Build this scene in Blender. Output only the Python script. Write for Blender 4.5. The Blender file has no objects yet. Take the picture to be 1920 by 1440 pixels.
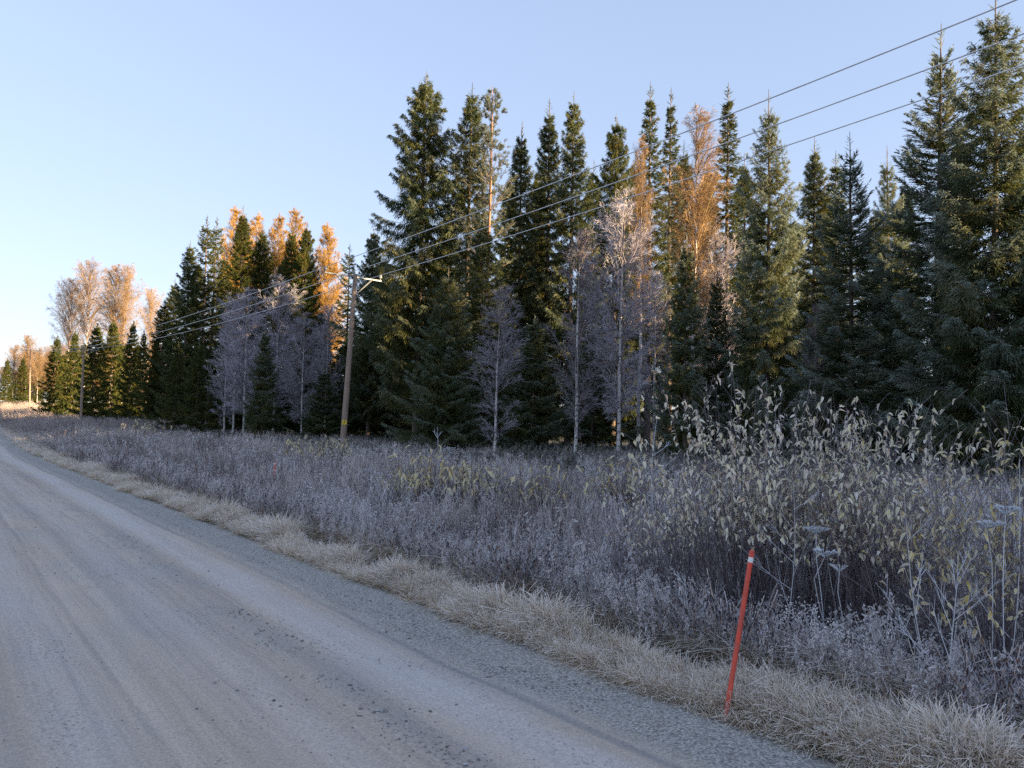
import bpy, math, random
import numpy as np
from mathutils import Matrix, Vector, Euler

R_ = math.radians
scene = bpy.context.scene
COL = scene.collection

# ------------------------------------------------------------------ camera
CAM_H, PITCH, ROLL, FPX = 1.65, R_(3.2), R_(1.2), 1442.0
cd = bpy.data.cameras.new("camera")
cd.sensor_fit = 'HORIZONTAL'; cd.sensor_width = 36.0; cd.lens = 36.0 * FPX / 1920.0
cd.clip_start = 0.05; cd.clip_end = 4000
cam = bpy.data.objects.new("camera", cd); COL.objects.link(cam)
cam.matrix_world = Matrix.Translation((0, 0, CAM_H)) @ Euler((R_(90) + PITCH, 0, 0)).to_matrix().to_4x4() @ Matrix.Rotation(ROLL, 4, 'Z')
scene.camera = cam

# ------------------------------------------------------------------ sky, sun, exposure
SUN_AZ, SUN_EL = R_(112), R_(8.5)          # azimuth from the view axis (+Y) towards +X
world = bpy.data.worlds.new("World"); scene.world = world; world.use_nodes = True
wn = world.node_tree.nodes; wl = world.node_tree.links
bg = wn["Background"]
sky = wn.new("ShaderNodeTexSky"); sky.sky_type = 'NISHITA'; sky.sun_disc = False
sky.sun_elevation = SUN_EL; sky.sun_rotation = SUN_AZ
sky.altitude = 100; sky.air_density = 1.0; sky.dust_density = 0.3; sky.ozone_density = 1.0
gm = wn.new("ShaderNodeGamma"); gm.inputs[1].default_value = 0.40; wl.new(sky.outputs[0], gm.inputs[0])   # flattens the sky's brightness range, lifting ambient light against the visible sky
tn = wn.new("ShaderNodeMix"); tn.data_type = 'RGBA'; tn.blend_type = 'MULTIPLY'; tn.inputs[0].default_value = 1.0
wl.new(gm.outputs[0], tn.inputs[6]); tn.inputs[7].default_value = (.83, .90, 1.15, 1)
wl.new(tn.outputs[2], bg.inputs[0]); bg.inputs[1].default_value = 0.135
sd = bpy.data.lights.new("sun", 'SUN'); sd.energy = 5.0; sd.angle = R_(0.5); sd.color = (1.0, 0.72, 0.40)
sun = bpy.data.objects.new("sun", sd); COL.objects.link(sun)
sdir = Vector((math.cos(SUN_EL) * math.sin(SUN_AZ), math.cos(SUN_EL) * math.cos(SUN_AZ), math.sin(SUN_EL)))
sun.rotation_euler = sdir.to_track_quat('Z', 'Y').to_euler(); sun.location = sdir * 300
vs = scene.view_settings
vs.view_transform = 'Standard'; vs.look = 'None'; vs.gamma = 1.0; vs.use_curve_mapping = False
vs.exposure = 2.2
scene.display_settings.display_device = 'sRGB'
scene.cycles.max_bounces = 6; scene.cycles.diffuse_bounces = 3; scene.cycles.transmission_bounces = 4
scene.cycles.transparent_max_bounces = 4; scene.cycles.use_denoising = False

# ------------------------------------------------------------------ places
DIR = np.array([-0.604, 0.797]); NRM = np.array([0.797, 0.604])   # along the road, to its right

def sstep(a, b, x):
    t = np.clip((np.asarray(x, float) - a) / (b - a), 0, 1); return t * t * (3 - 2 * t)

def bend(t):
    t = np.asarray(t, float); q = np.maximum(0, t - 30)
    return 0.055 * (np.sqrt(q * q + 400) - 20)

def to_st(x, y):
    t = DIR[0] * x + DIR[1] * y
    return NRM[0] * x + NRM[1] * y - bend(t), t

def to_xy(s, t):
    s2 = s + bend(t)
    return NRM[0] * s2 + DIR[0] * t, NRM[1] * s2 + DIR[1] * t

def road_z(s):
    s = np.asarray(s, float)
    z = 0.05 * (1 - np.clip(np.abs(s) / 3.7, 0, 1) ** 2)
    for c, w, d in ((1.0, 0.05, .003), (0.55, 0.16, .012), (2.55, 0.22, .008), (2.12, .16, -.004), (-.25, .3, .012), (-1.5, .22, .014), (2.95, .05, .008), (-2.6, .25, .01), (1.5, .25, -.006)):
        z = z - d * np.exp(-((s - c) / w) ** 2)
    return z

def rise(t): return 4.2 * sstep(95, 250, t)

def bumps(x, y):
    return 0.5 * (np.sin(x * .9 + 1.3 * np.sin(y * .5)) * np.sin(y * .8 + .7) + np.sin(x * 2.3 + y * 1.1) * .45 * np.sin(y * 1.9 - x * .6))

def ground_z(x, y):
    x = np.asarray(x, float); y = np.asarray(y, float)
    s, t = to_st(x, y)
    a = np.abs(s - 0.0)
    ed = np.where(s > 0, 3.75, 4.0)
    k = a - ed
    rz = np.where(k < 0, road_z(s), 0.0)
    verge = 0.02 * sstep(0, .3, k) + 0.05 * sstep(.1, .5, k) * (1 - sstep(.5, .9, k))
    ditch = -0.55 * sstep(.6, 2.1, k) * (1 - sstep(2.6, 5.2, k)) - .12 * sstep(2.6, 5, k)
    far = 0.12 * sstep(9, 20, k)
    nz = bumps(x, y) * (0.05 * sstep(.6, 2, k) + 0.12 * sstep(8, 20, k))
    hill = 3.0 * sstep(30, 300, k)
    return rz + verge + ditch + far + nz + rise(t) + hill

CM = np.array(cam.matrix_world.to_3x3())
def ray(u, v):
    d = CM @ np.array([(u - 960) / FPX, -(v - 720) / FPX, -1.0]); return d
def at_depth(u, v, Y):
    d = ray(u, v); k = Y / d[1]; return np.array([d[0] * k, Y, CAM_H + d[2] * k])
def horizon_v(u):
    lo, hi = 600, 1000
    for _ in range(40):
        m = (lo + hi) / 2
        if ray(u, m)[2] > 0: lo = m
        else: hi = m
    return lo
def on_ground(u, Y):
    p = at_depth(u, horizon_v(u), Y)
    return np.array([p[0], Y, float(ground_z(p[0], Y))])

# ------------------------------------------------------------------ mesh building
class Geo:
    def __init__(self): self.v = []; self.f = []; self.n = 0; self.r = []; self.h = []
    def add(self, verts, faces, rnd=0.0, h=0.0, mat=0, smooth=False):
        verts = np.asarray(verts, np.float32).reshape(-1, 3); k = len(verts)
        self.v.append(verts)
        self.r.append(np.broadcast_to(np.asarray(rnd, np.float32), (k,)).copy() if np.ndim(rnd) == 0 else np.asarray(rnd, np.float32).reshape(-1))
        self.h.append(np.broadcast_to(np.asarray(h, np.float32), (k,)).copy() if np.ndim(h) == 0 else np.asarray(h, np.float32).reshape(-1))
        self.f.append((np.asarray(faces, np.int64) + self.n, mat, smooth)); self.n += k
    def mesh(self, name, mats):
        me = bpy.data.meshes.new(name)
        V = np.concatenate(self.v); me.vertices.add(len(V)); me.vertices.foreach_set("co", V.ravel())
        loops = np.concatenate([f.ravel() for f, _, _ in self.f]).astype(np.int32)
        tot = np.concatenate([np.full(len(f), f.shape[1], np.int32) for f, _, _ in self.f])
        mi = np.concatenate([np.full(len(f), m, np.int32) for f, m, _ in self.f])
        sm = np.concatenate([np.full(len(f), s, bool) for f, _, s in self.f])
        st = np.concatenate([[0], np.cumsum(tot)[:-1]]).astype(np.int32)
        me.loops.add(len(loops)); me.loops.foreach_set("vertex_index", loops)
        me.polygons.add(len(tot)); me.polygons.foreach_set("loop_start", st)
        me.polygons.foreach_set("material_index", mi); me.polygons.foreach_set("use_smooth", sm)
        for m in mats: me.materials.append(m)
        me.update(calc_edges=True)
        a = me.attributes.new("rnd", 'FLOAT', 'POINT'); a.data.foreach_set("value", np.concatenate(self.r))
        a = me.attributes.new("h", 'FLOAT', 'POINT'); a.data.foreach_set("value", np.concatenate(self.h))
        return me

def unit(a): return a / np.maximum(np.linalg.norm(a, axis=-1, keepdims=True), 1e-9)

def perp(d, rng):
    r = rng.normal(size=d.shape); return unit(np.cross(d, r))

def diamonds(g, P, D, L, W, rng, rnd, h0, h1, cross=True, mat=0, mid=.42):
    """leaf-like lozenges (two crossed ones each, or one) from P along D"""
    n = len(P)
    if n == 0: return
    D = unit(D); S = perp(D, rng); U = np.cross(S, D)
    L = np.broadcast_to(L, (n,))[:, None]; W = np.broadcast_to(W, (n,))[:, None]
    M = P + D * L * mid
    b, t = P, P + D * L
    h0 = np.broadcast_to(h0, (n,)); h1 = np.broadcast_to(h1, (n,)); hm = (h0 + h1) / 2
    if cross:
        V = np.stack([b, t, M + S * W / 2, M - S * W / 2, M + U * W / 2, M - U * W / 2], 1)
        H = np.stack([h0, h1, hm, hm, hm, hm], 1)
        F = np.array([[0, 2, 1, 3], [0, 4, 1, 5]])
    else:
        V = np.stack([b, t, M + S * W / 2, M - S * W / 2], 1); H = np.stack([h0, h1, hm, hm], 1); F = np.array([[0, 2, 1, 3]])
    k = V.shape[1]
    F = (F[None] + (np.arange(n) * k)[:, None, None]).reshape(-1, 4)
    g.add(V, F, np.repeat(np.broadcast_to(rnd, (n,)), k), H, mat)

def tubes(g, P, rad, sides=3, rnd=0.0, h=None, mat=0, smooth=True, cap=False, seed=0):
    """P (N,K,3), rad (N,K)"""
    N, K, _ = P.shape
    if N == 0: return
    T = unit(np.gradient(P, axis=1))
    ref = np.where(np.abs(T[:, :1, 2:3]) > .8, np.array([1.0, 0.13, 0]), np.array([0.05, 0.1, 1.0]))
    A = unit(np.cross(T, np.broadcast_to(ref, T.shape))); B = np.cross(T, A)
    ang = np.arange(sides) * 2 * np.pi / sides
    V = P[:, :, None] + rad[:, :, None, None] * (A[:, :, None] * np.cos(ang)[None, None, :, None] + B[:, :, None] * np.sin(ang)[None, None, :, None])
    i = np.arange(K - 1)[:, None]; j = np.arange(sides)[None]
    q = np.stack([i * sides + j, i * sides + (j + 1) % sides, (i + 1) * sides + (j + 1) % sides, (i + 1) * sides + j], -1).reshape(-1, 4)
    F = (q[None] + (np.arange(N) * K * sides)[:, None, None]).reshape(-1, 4)
    hh = np.linspace(0, 1, K) if h is None else h
    hh = np.broadcast_to(hh, (N, K)); rr = np.broadcast_to(rnd, (N,))
    g.add(V, F, np.repeat(rr, K * sides), np.repeat(hh.reshape(-1), sides), mat, smooth)
    if cap:
        for e in (0, K - 1):
            c = np.arange(sides) if e else np.arange(sides)[::-1]
            for n in range(N): g.add(V[n, e], c[None], float(rr[n]), float(hh[n, e]), mat, False)

def ribbons(g, P, W, S, rnd, h=None, mat=0):
    """P (N,K,3), W (N,K) widths, S (N,3) side vectors"""
    N, K, _ = P.shape
    if N == 0: return
    V = np.stack([P + S[:, None] * W[:, :, None] / 2, P - S[:, None] * W[:, :, None] / 2], 2)
    i = np.arange(K - 1)
    q = np.stack([i * 2, i * 2 + 1, i * 2 + 3, i * 2 + 2], -1)
    F = (q[None] + (np.arange(N) * K * 2)[:, None, None]).reshape(-1, 4)
    hh = np.broadcast_to(np.linspace(0, 1, K) if h is None else h, (N, K))
    g.add(V, F, np.repeat(np.broadcast_to(rnd, (N,)), K * 2), np.repeat(hh.reshape(-1), 2), mat, True)

def curve(P, D, L, K, sag, rng, wig=0.0):
    """K points from P along D, bending by sag*z, with a wiggle"""
    t = np.linspace(0, 1, K)[None, :, None]
    L = np.asarray(L)[:, None, None]; sag = np.broadcast_to(sag, (len(P),))[:, None, None]
    Q = P[:, None] + D[:, None] * L * t + np.array([0, 0, 1.0]) * sag * L * t ** 2
    if wig:
        n = rng.normal(size=(len(P), K, 3)) * wig * L; n[:, 0] = 0; Q = Q + np.cumsum(n, 1) * .5
    return Q

def sample_path(Q, tt):
    """Q (K,3), tt (m,) in 0..1 -> points, tangents"""
    K = len(Q); x = np.clip(tt, 0, .9999) * (K - 1); i = x.astype(int); f = (x - i)[:, None]
    return Q[i] * (1 - f) + Q[i + 1] * f, unit(Q[i + 1] - Q[i])

def box(g, cx, cy, cz, sx, sy, sz, M=None, mat=0):
    v = np.array([[x, y, z] for z in (-.5, .5) for y in (-.5, .5) for x in (-.5, .5)]) * [sx, sy, sz] + [cx, cy, cz]
    if M is not None: v = v @ np.array(M.to_3x3()).T + np.array(M.translation)
    g.add(v, [[0, 2, 3, 1], [4, 5, 7, 6], [0, 1, 5, 4], [2, 6, 7, 3], [0, 4, 6, 2], [1, 3, 7, 5]], 0, 0, mat)

# ------------------------------------------------------------------ materials
def new_mat(name):
    m = bpy.data.materials.new(name); m.use_nodes = True
    nt = m.node_tree; nt.nodes.clear(); out = nt.nodes.new("ShaderNodeOutputMaterial"); return m, nt, out
def nd(nt, typ, **kw):
    n = nt.nodes.new(typ)
    for k, v in kw.items(): setattr(n, k, v)
    return n
def inp(nt, sock, val):
    if hasattr(val, 'is_output'): nt.links.new(val, sock)
    else: sock.default_value = val
def math_(nt, op, a, b=0.0, c=None, clamp=False):
    n = nd(nt, "ShaderNodeMath", operation=op, use_clamp=clamp); inp(nt, n.inputs[0], a); inp(nt, n.inputs[1], b)
    if c is not None: inp(nt, n.inputs[2], c)
    return n.outputs[0]
def attr(nt, name, typ='GEOMETRY', out='Fac'):
    n = nd(nt, "ShaderNodeAttribute", attribute_name=name, attribute_type=typ); return n.outputs[out]
def ramp(nt, fac, stops, interp='LINEAR'):
    n = nd(nt, "ShaderNodeValToRGB"); e = n.color_ramp.elements; n.color_ramp.interpolation = interp
    while len(e) < len(stops): e.new(0.5)
    for x, (p, c) in zip(e, stops): x.position = p; x.color = (*c, 1)
    inp(nt, n.inputs[0], fac); return n.outputs[0]
def mix(nt, f, a, b):
    n = nd(nt, "ShaderNodeMix", data_type='RGBA'); inp(nt, n.inputs[0], f)
    inp(nt, n.inputs[6], a if hasattr(a, 'is_output') else (*a, 1)); inp(nt, n.inputs[7], b if hasattr(b, 'is_output') else (*b, 1))
    return n.outputs[2]
def noise(nt, vec, scale, detail=3, rough=.55, dim='3D'):
    n = nd(nt, "ShaderNodeTexNoise", noise_dimensions=dim); inp(nt, n.inputs['Vector'], vec)
    n.inputs['Scale'].default_value = scale; n.inputs['Detail'].default_value = detail; n.inputs['Roughness'].default_value = rough
    return n.outputs[0]
def mapr(nt, x, a, b, c=0.0, d=1.0, sm=True):
    n = nd(nt, "ShaderNodeMapRange", interpolation_type='SMOOTHSTEP' if sm else 'LINEAR')
    for s, v in zip(n.inputs, (x, a, b, c, d)): inp(nt, s, v)
    return n.outputs[0]
def vmul(nt, v, xyz):
    n = nd(nt, "ShaderNodeVectorMath", operation='MULTIPLY'); inp(nt, n.inputs[0], v); n.inputs[1].default_value = xyz; return n.outputs[0]
def rand_of(nt):
    oi = nd(nt, "ShaderNodeObjectInfo")
    return math_(nt, 'FRACT', math_(nt, 'ADD', attr(nt, "rnd"), oi.outputs['Random'])), oi.outputs['Random']

def leafy(name, stops, frost_col=(.5, .56, .62), frost=None, hpow=1.0, transl=0.2, hoff=0.0, objvar=.3, base=None):
    """thin plant matter: a colour per piece, frost that has settled on the outer ends, some light coming through.
    frost None: taken from the thing's own property"""
    m, nt, out = new_mat(name)
    r, orand = rand_of(nt)
    c = ramp(nt, r, stops)
    h = attr(nt, "h")
    if base is not None: c = mix(nt, mapr(nt, h, 0.0, .45), base, c)
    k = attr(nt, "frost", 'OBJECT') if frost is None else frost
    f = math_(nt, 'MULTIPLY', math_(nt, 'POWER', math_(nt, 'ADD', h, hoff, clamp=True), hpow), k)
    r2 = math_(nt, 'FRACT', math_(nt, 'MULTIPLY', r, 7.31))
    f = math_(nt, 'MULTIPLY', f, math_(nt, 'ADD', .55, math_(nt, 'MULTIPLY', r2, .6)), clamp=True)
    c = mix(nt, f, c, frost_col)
    v = math_(nt, 'ADD', 1 - objvar / 2, math_(nt, 'MULTIPLY', orand, objvar))
    hs = nd(nt, "ShaderNodeHueSaturation"); inp(nt, hs.inputs['Value'], v); inp(nt, hs.inputs['Color'], c); c = hs.outputs[0]
    d = nd(nt, "ShaderNodeBsdfDiffuse"); inp(nt, d.inputs[0], c)
    if transl:
        tr = nd(nt, "ShaderNodeBsdfTranslucent"); inp(nt, tr.inputs[0], c)
        mx = nd(nt, "ShaderNodeMixShader"); mx.inputs[0].default_value = transl
        nt.links.new(d.outputs[0], mx.inputs[1]); nt.links.new(tr.outputs[0], mx.inputs[2]); nt.links.new(mx.outputs[0], out.inputs[0])
    else: nt.links.new(d.outputs[0], out.inputs[0])
    return m

def solid(name, col, rough=.6, metal=0.0, var=.15, scale=20.0, stretch=(1, 1, 1), bump=0.0, col2=None):
    m, nt, out = new_mat(name)
    tc = nd(nt, "ShaderNodeTexCoord"); v = vmul(nt, tc.outputs['Object'], stretch)
    n = noise(nt, v, scale, 4)
    c2 = col2 or tuple(x * (1 - 2.5 * var) for x in col)
    c = mix(nt, mapr(nt, n, .3, .7), c2, col)
    b = nd(nt, "ShaderNodeBsdfPrincipled"); inp(nt, b.inputs['Base Color'], c); b.inputs['Roughness'].default_value = rough; b.inputs['Metallic'].default_value = metal
    if bump:
        bp = nd(nt, "ShaderNodeBump"); bp.inputs['Strength'].default_value = bump; bp.inputs['Distance'].default_value = .02
        nt.links.new(n, bp.inputs['Height']); nt.links.new(bp.outputs[0], b.inputs['Normal'])
    nt.links.new(b.outputs[0], out.inputs[0]); return m

M = {}
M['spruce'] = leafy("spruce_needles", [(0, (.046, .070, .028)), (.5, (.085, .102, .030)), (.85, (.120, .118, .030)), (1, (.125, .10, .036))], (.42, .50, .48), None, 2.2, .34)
M['spruce_bark'] = solid("spruce_bark", (.17, .13, .105), .9, var=.2, scale=9, stretch=(1, 1, .35), bump=.5)
M['twig_bark'] = leafy("spruce_twig", [(0, (.06, .045, .03)), (1, (.10, .075, .05))], (.4, .44, .44), None, 1.5, 0)
M['pine'] = leafy("pine_needles", [(0, (.05, .075, .045)), (1, (.10, .115, .06))], (.4, .45, .42), None, 1.3, .2)
M['birch_twig'] = leafy("birch_twig", [(0, (.10, .07, .07)), (1, (.17, .12, .12))], (.52, .50, .56), None, .8, 0, hoff=.15)
M['gold_twig'] = leafy("golden_twig", [(0, (.22, .14, .08)), (.6, (.30, .195, .10)), (1, (.38, .265, .125))], (.5, .47, .5), None, 1, .1)
M['larch_twig'] = leafy("larch_twig", [(0, (.31, .185, .05)), (.6, (.41, .25, .07)), (1, (.49, .32, .10))], (.5, .45, .5), None, 1, .25)
M['ground'] = None

def birch_bark():
    m, nt, out = new_mat("birch_bark")
    tc = nd(nt, "ShaderNodeTexCoord")
    n = noise(nt, vmul(nt, tc.outputs['Object'], (3, 3, 9)), 1.6, 4, .6)
    n2 = noise(nt, vmul(nt, tc.outputs['Object'], (1.2, 1.2, 1.0)), 1.3, 2)
    c = mix(nt, mapr(nt, n, .53, .6), (.58, .55, .53), (.10, .085, .08))
    c = mix(nt, math_(nt, 'MULTIPLY', mapr(nt, n2, .5, .7), .5), c, (.36, .30, .27))
    h = attr(nt, "h"); c = mix(nt, mapr(nt, h, .55, .95), c, (.20, .145, .125))
    b = nd(nt, "ShaderNodeBsdfPrincipled"); inp(nt, b.inputs['Base Color'], c); b.inputs['Roughness'].default_value = .75
    nt.links.new(b.outputs[0], out.inputs[0]); return m
M['birch_bark'] = birch_bark()

def pine_bark():
    m, nt, out = new_mat("pine_bark")
    tc = nd(nt, "ShaderNodeTexCoord")
    n = noise(nt, vmul(nt, tc.outputs['Object'], (1, 1, .4)), 8, 4)
    h = attr(nt, "h")
    lo = mix(nt, mapr(nt, n, .35, .65), (.13, .10, .085), (.24, .19, .16))
    hi = mix(nt, mapr(nt, n, .35, .65), (.19, .105, .065), (.28, .16, .10))
    c = mix(nt, mapr(nt, h, .3, .6), lo, hi)
    b = nd(nt, "ShaderNodeBsdfPrincipled"); inp(nt, b.inputs['Base Color'], c); b.inputs['Roughness'].default_value = .85
    nt.links.new(b.outputs[0], out.inputs[0]); return m
M['pine_bark'] = pine_bark()

# grasses and herbs
FR = (.66, .65, .68)
M['straw'] = leafy("straw", [(0, (.34, .20, .08)), (.35, (.50, .33, .14)), (.7, (.58, .44, .24)), (.9, (.48, .38, .22)), (1, (.24, .24, .09))], (.90, .85, .81), .97, 1.2, .25, objvar=.25)
M['grass'] = leafy("dead_grass", [(0, (.09, .045, .022)), (.35, (.19, .10, .042)), (.7, (.38, .25, .11)), (1, (.19, .19, .065))], (.80, .75, .71), .9, 1.9, .2, objvar=.45)
M['upright'] = leafy("standing_straw", [(0, (.24, .15, .08)), (.5, (.42, .31, .18)), (1, (.50, .40, .26))], (.74, .71, .70), .75, 1.3, .2, objvar=.4)
M['bare_stem'] = leafy("bare_stem", [(0, (.05, .028, .025)), (.5, (.105, .062, .052)), (1, (.20, .125, .095))], (.58, .53, .54), .5, 2.0, 0, objvar=.5)
M['pale_stem'] = leafy("pale_stem", [(0, (.20, .135, .10)), (.5, (.34, .245, .17)), (1, (.48, .37, .26))], (.78, .75, .73), .85, 1.0, 0, objvar=.4)
M['stem'] = leafy("dry_stem", [(0, (.075, .045, .040)), (.5, (.18, .118, .095)), (1, (.42, .31, .22))], (.72, .66, .65), .8, 1.5, 0, objvar=.4)
M['fluff'] = leafy("seed_fluff", [(0, (.22, .18, .15)), (1, (.38, .33, .28))], (.78, .76, .76), .9, .6, .2, hoff=.2, objvar=.3)
M['withered'] = leafy("withered_leaf", [(0, (.030, .017, .015)), (.5, (.065, .030, .020)), (.85, (.13, .06, .03)), (1, (.19, .10, .045))], (.50, .51, .58), .9, 3.0, .15, objvar=.3)
M['rime_leaf'] = leafy("rimed_leaf", [(0, (.10, .06, .05)), (.5, (.22, .15, .11)), (1, (.34, .28, .22))], (.76, .74, .75), .92, 1.4, .15, hoff=.05, objvar=.3)
M['willow_leaf'] = leafy("willow_leaf", [(0, (.68, .58, .44)), (.2, (.82, .72, .42)), (.38, (.85, .73, .30)), (.5, (.76, .69, .29)), (.62, (.82, .74, .56)), (.8, (.68, .55, .43)), (.92, (.70, .45, .18)), (1, (.50, .32, .22))], (.86, .82, .79), .95, 1.6, .25, objvar=.1)
M['yellow_leaf'] = leafy("yellow_leaf", [(0, (.66, .54, .26)), (.4, (.74, .56, .12)), (.75, (.60, .53, .33)), (1, (.50, .32, .10))], (.78, .76, .75), .8, 2.4, .25, objvar=.1)
M['willow_stem'] = leafy("willow_stem", [(0, (.055, .035, .037)), (.6, (.10, .064, .062)), (1, (.16, .115, .09))], (.44, .42, .48), .5, 1.0, 0)
M['frost_stem'] = leafy("frosted_stem", [(0, (.26, .22, .19)), (1, (.40, .36, .31))], (.66, .69, .74), .9, .5, 0, hoff=.25)
M['needle_floor'] = leafy("undergrowth_leaf", [(0, (.03, .035, .018)), (1, (.10, .085, .045))], (.4, .42, .45), .4, 1.5, .1)

# ------------------------------------------------------------------ tagging
def tag(o, label=None, cat=None, group=None, kind=None):
    if label: o['label'] = label
    if cat: o['category'] = cat
    if group: o['group'] = group
    if kind: o['kind'] = kind
    return o
def link(name, me, parent=None):
    o = bpy.data.objects.new(name, me); COL.objects.link(o)
    if parent is not None: o.parent = parent
    return o
def empty(name, loc=(0, 0, 0)):
    o = bpy.data.objects.new(name, None); o.empty_display_size = .3; COL.objects.link(o); o.location = loc; return o

# ------------------------------------------------------------------ ground, road
def sheet(name, ss, ts, zf, mat, dz=0.0):
    S, T = np.meshgrid(ss, ts, indexing='ij'); X, Y = to_xy(S, T)
    Z = zf(X, Y, S, T) + dz
    V = np.stack([X, Y, Z], -1).reshape(-1, 3); n, m = S.shape
    i = np.arange(n - 1)[:, None]; j = np.arange(m - 1)[None]
    F = np.stack([i * m + j, (i + 1) * m + j, (i + 1) * m + j + 1, i * m + j + 1], -1).reshape(-1, 4)
    g = Geo(); g.add(V, F, 0, 0, 0, True); me = g.mesh(name, [mat])
    a = me.attributes.new("st", 'FLOAT_VECTOR', 'POINT')
    a.data.foreach_set("vector", np.stack([S, T, S * 0], -1).astype(np.float32).ravel())
    o = link(name, me); tag(o, kind='structure'); return o

def ground_mat():
    m, nt, out = new_mat("ground_soil")
    tc = nd(nt, "ShaderNodeTexCoord"); P = tc.outputs['Object']
    st = attr(nt, "st", out='Vector'); sx = nd(nt, "ShaderNodeSeparateXYZ"); nt.links.new(st, sx.inputs[0]); s = sx.outputs[0]
    n1 = noise(nt, P, .7, 4); n2 = noise(nt, P, 14, 4, .7)
    c = mix(nt, mapr(nt, n2, .3, .7), (.045, .036, .025), (.13, .10, .065))
    c = mix(nt, math_(nt, 'MULTIPLY', mapr(nt, n1, .4, .65), .5), c, (.17, .15, .13))
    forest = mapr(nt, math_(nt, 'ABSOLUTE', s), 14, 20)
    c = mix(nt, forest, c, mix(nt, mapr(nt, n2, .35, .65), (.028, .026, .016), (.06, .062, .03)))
    b = nd(nt, "ShaderNodeBsdfPrincipled"); inp(nt, b.inputs['Base Color'], c); b.inputs['Roughness'].default_value = .95
    bp = nd(nt, "ShaderNodeBump"); bp.inputs['Strength'].default_value = .8; bp.inputs['Distance'].default_value = .05
    nt.links.new(n2, bp.inputs['Height']); nt.links.new(bp.outputs[0], b.inputs['Normal'])
    nt.links.new(b.outputs[0], out.inputs[0]); return m

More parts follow.
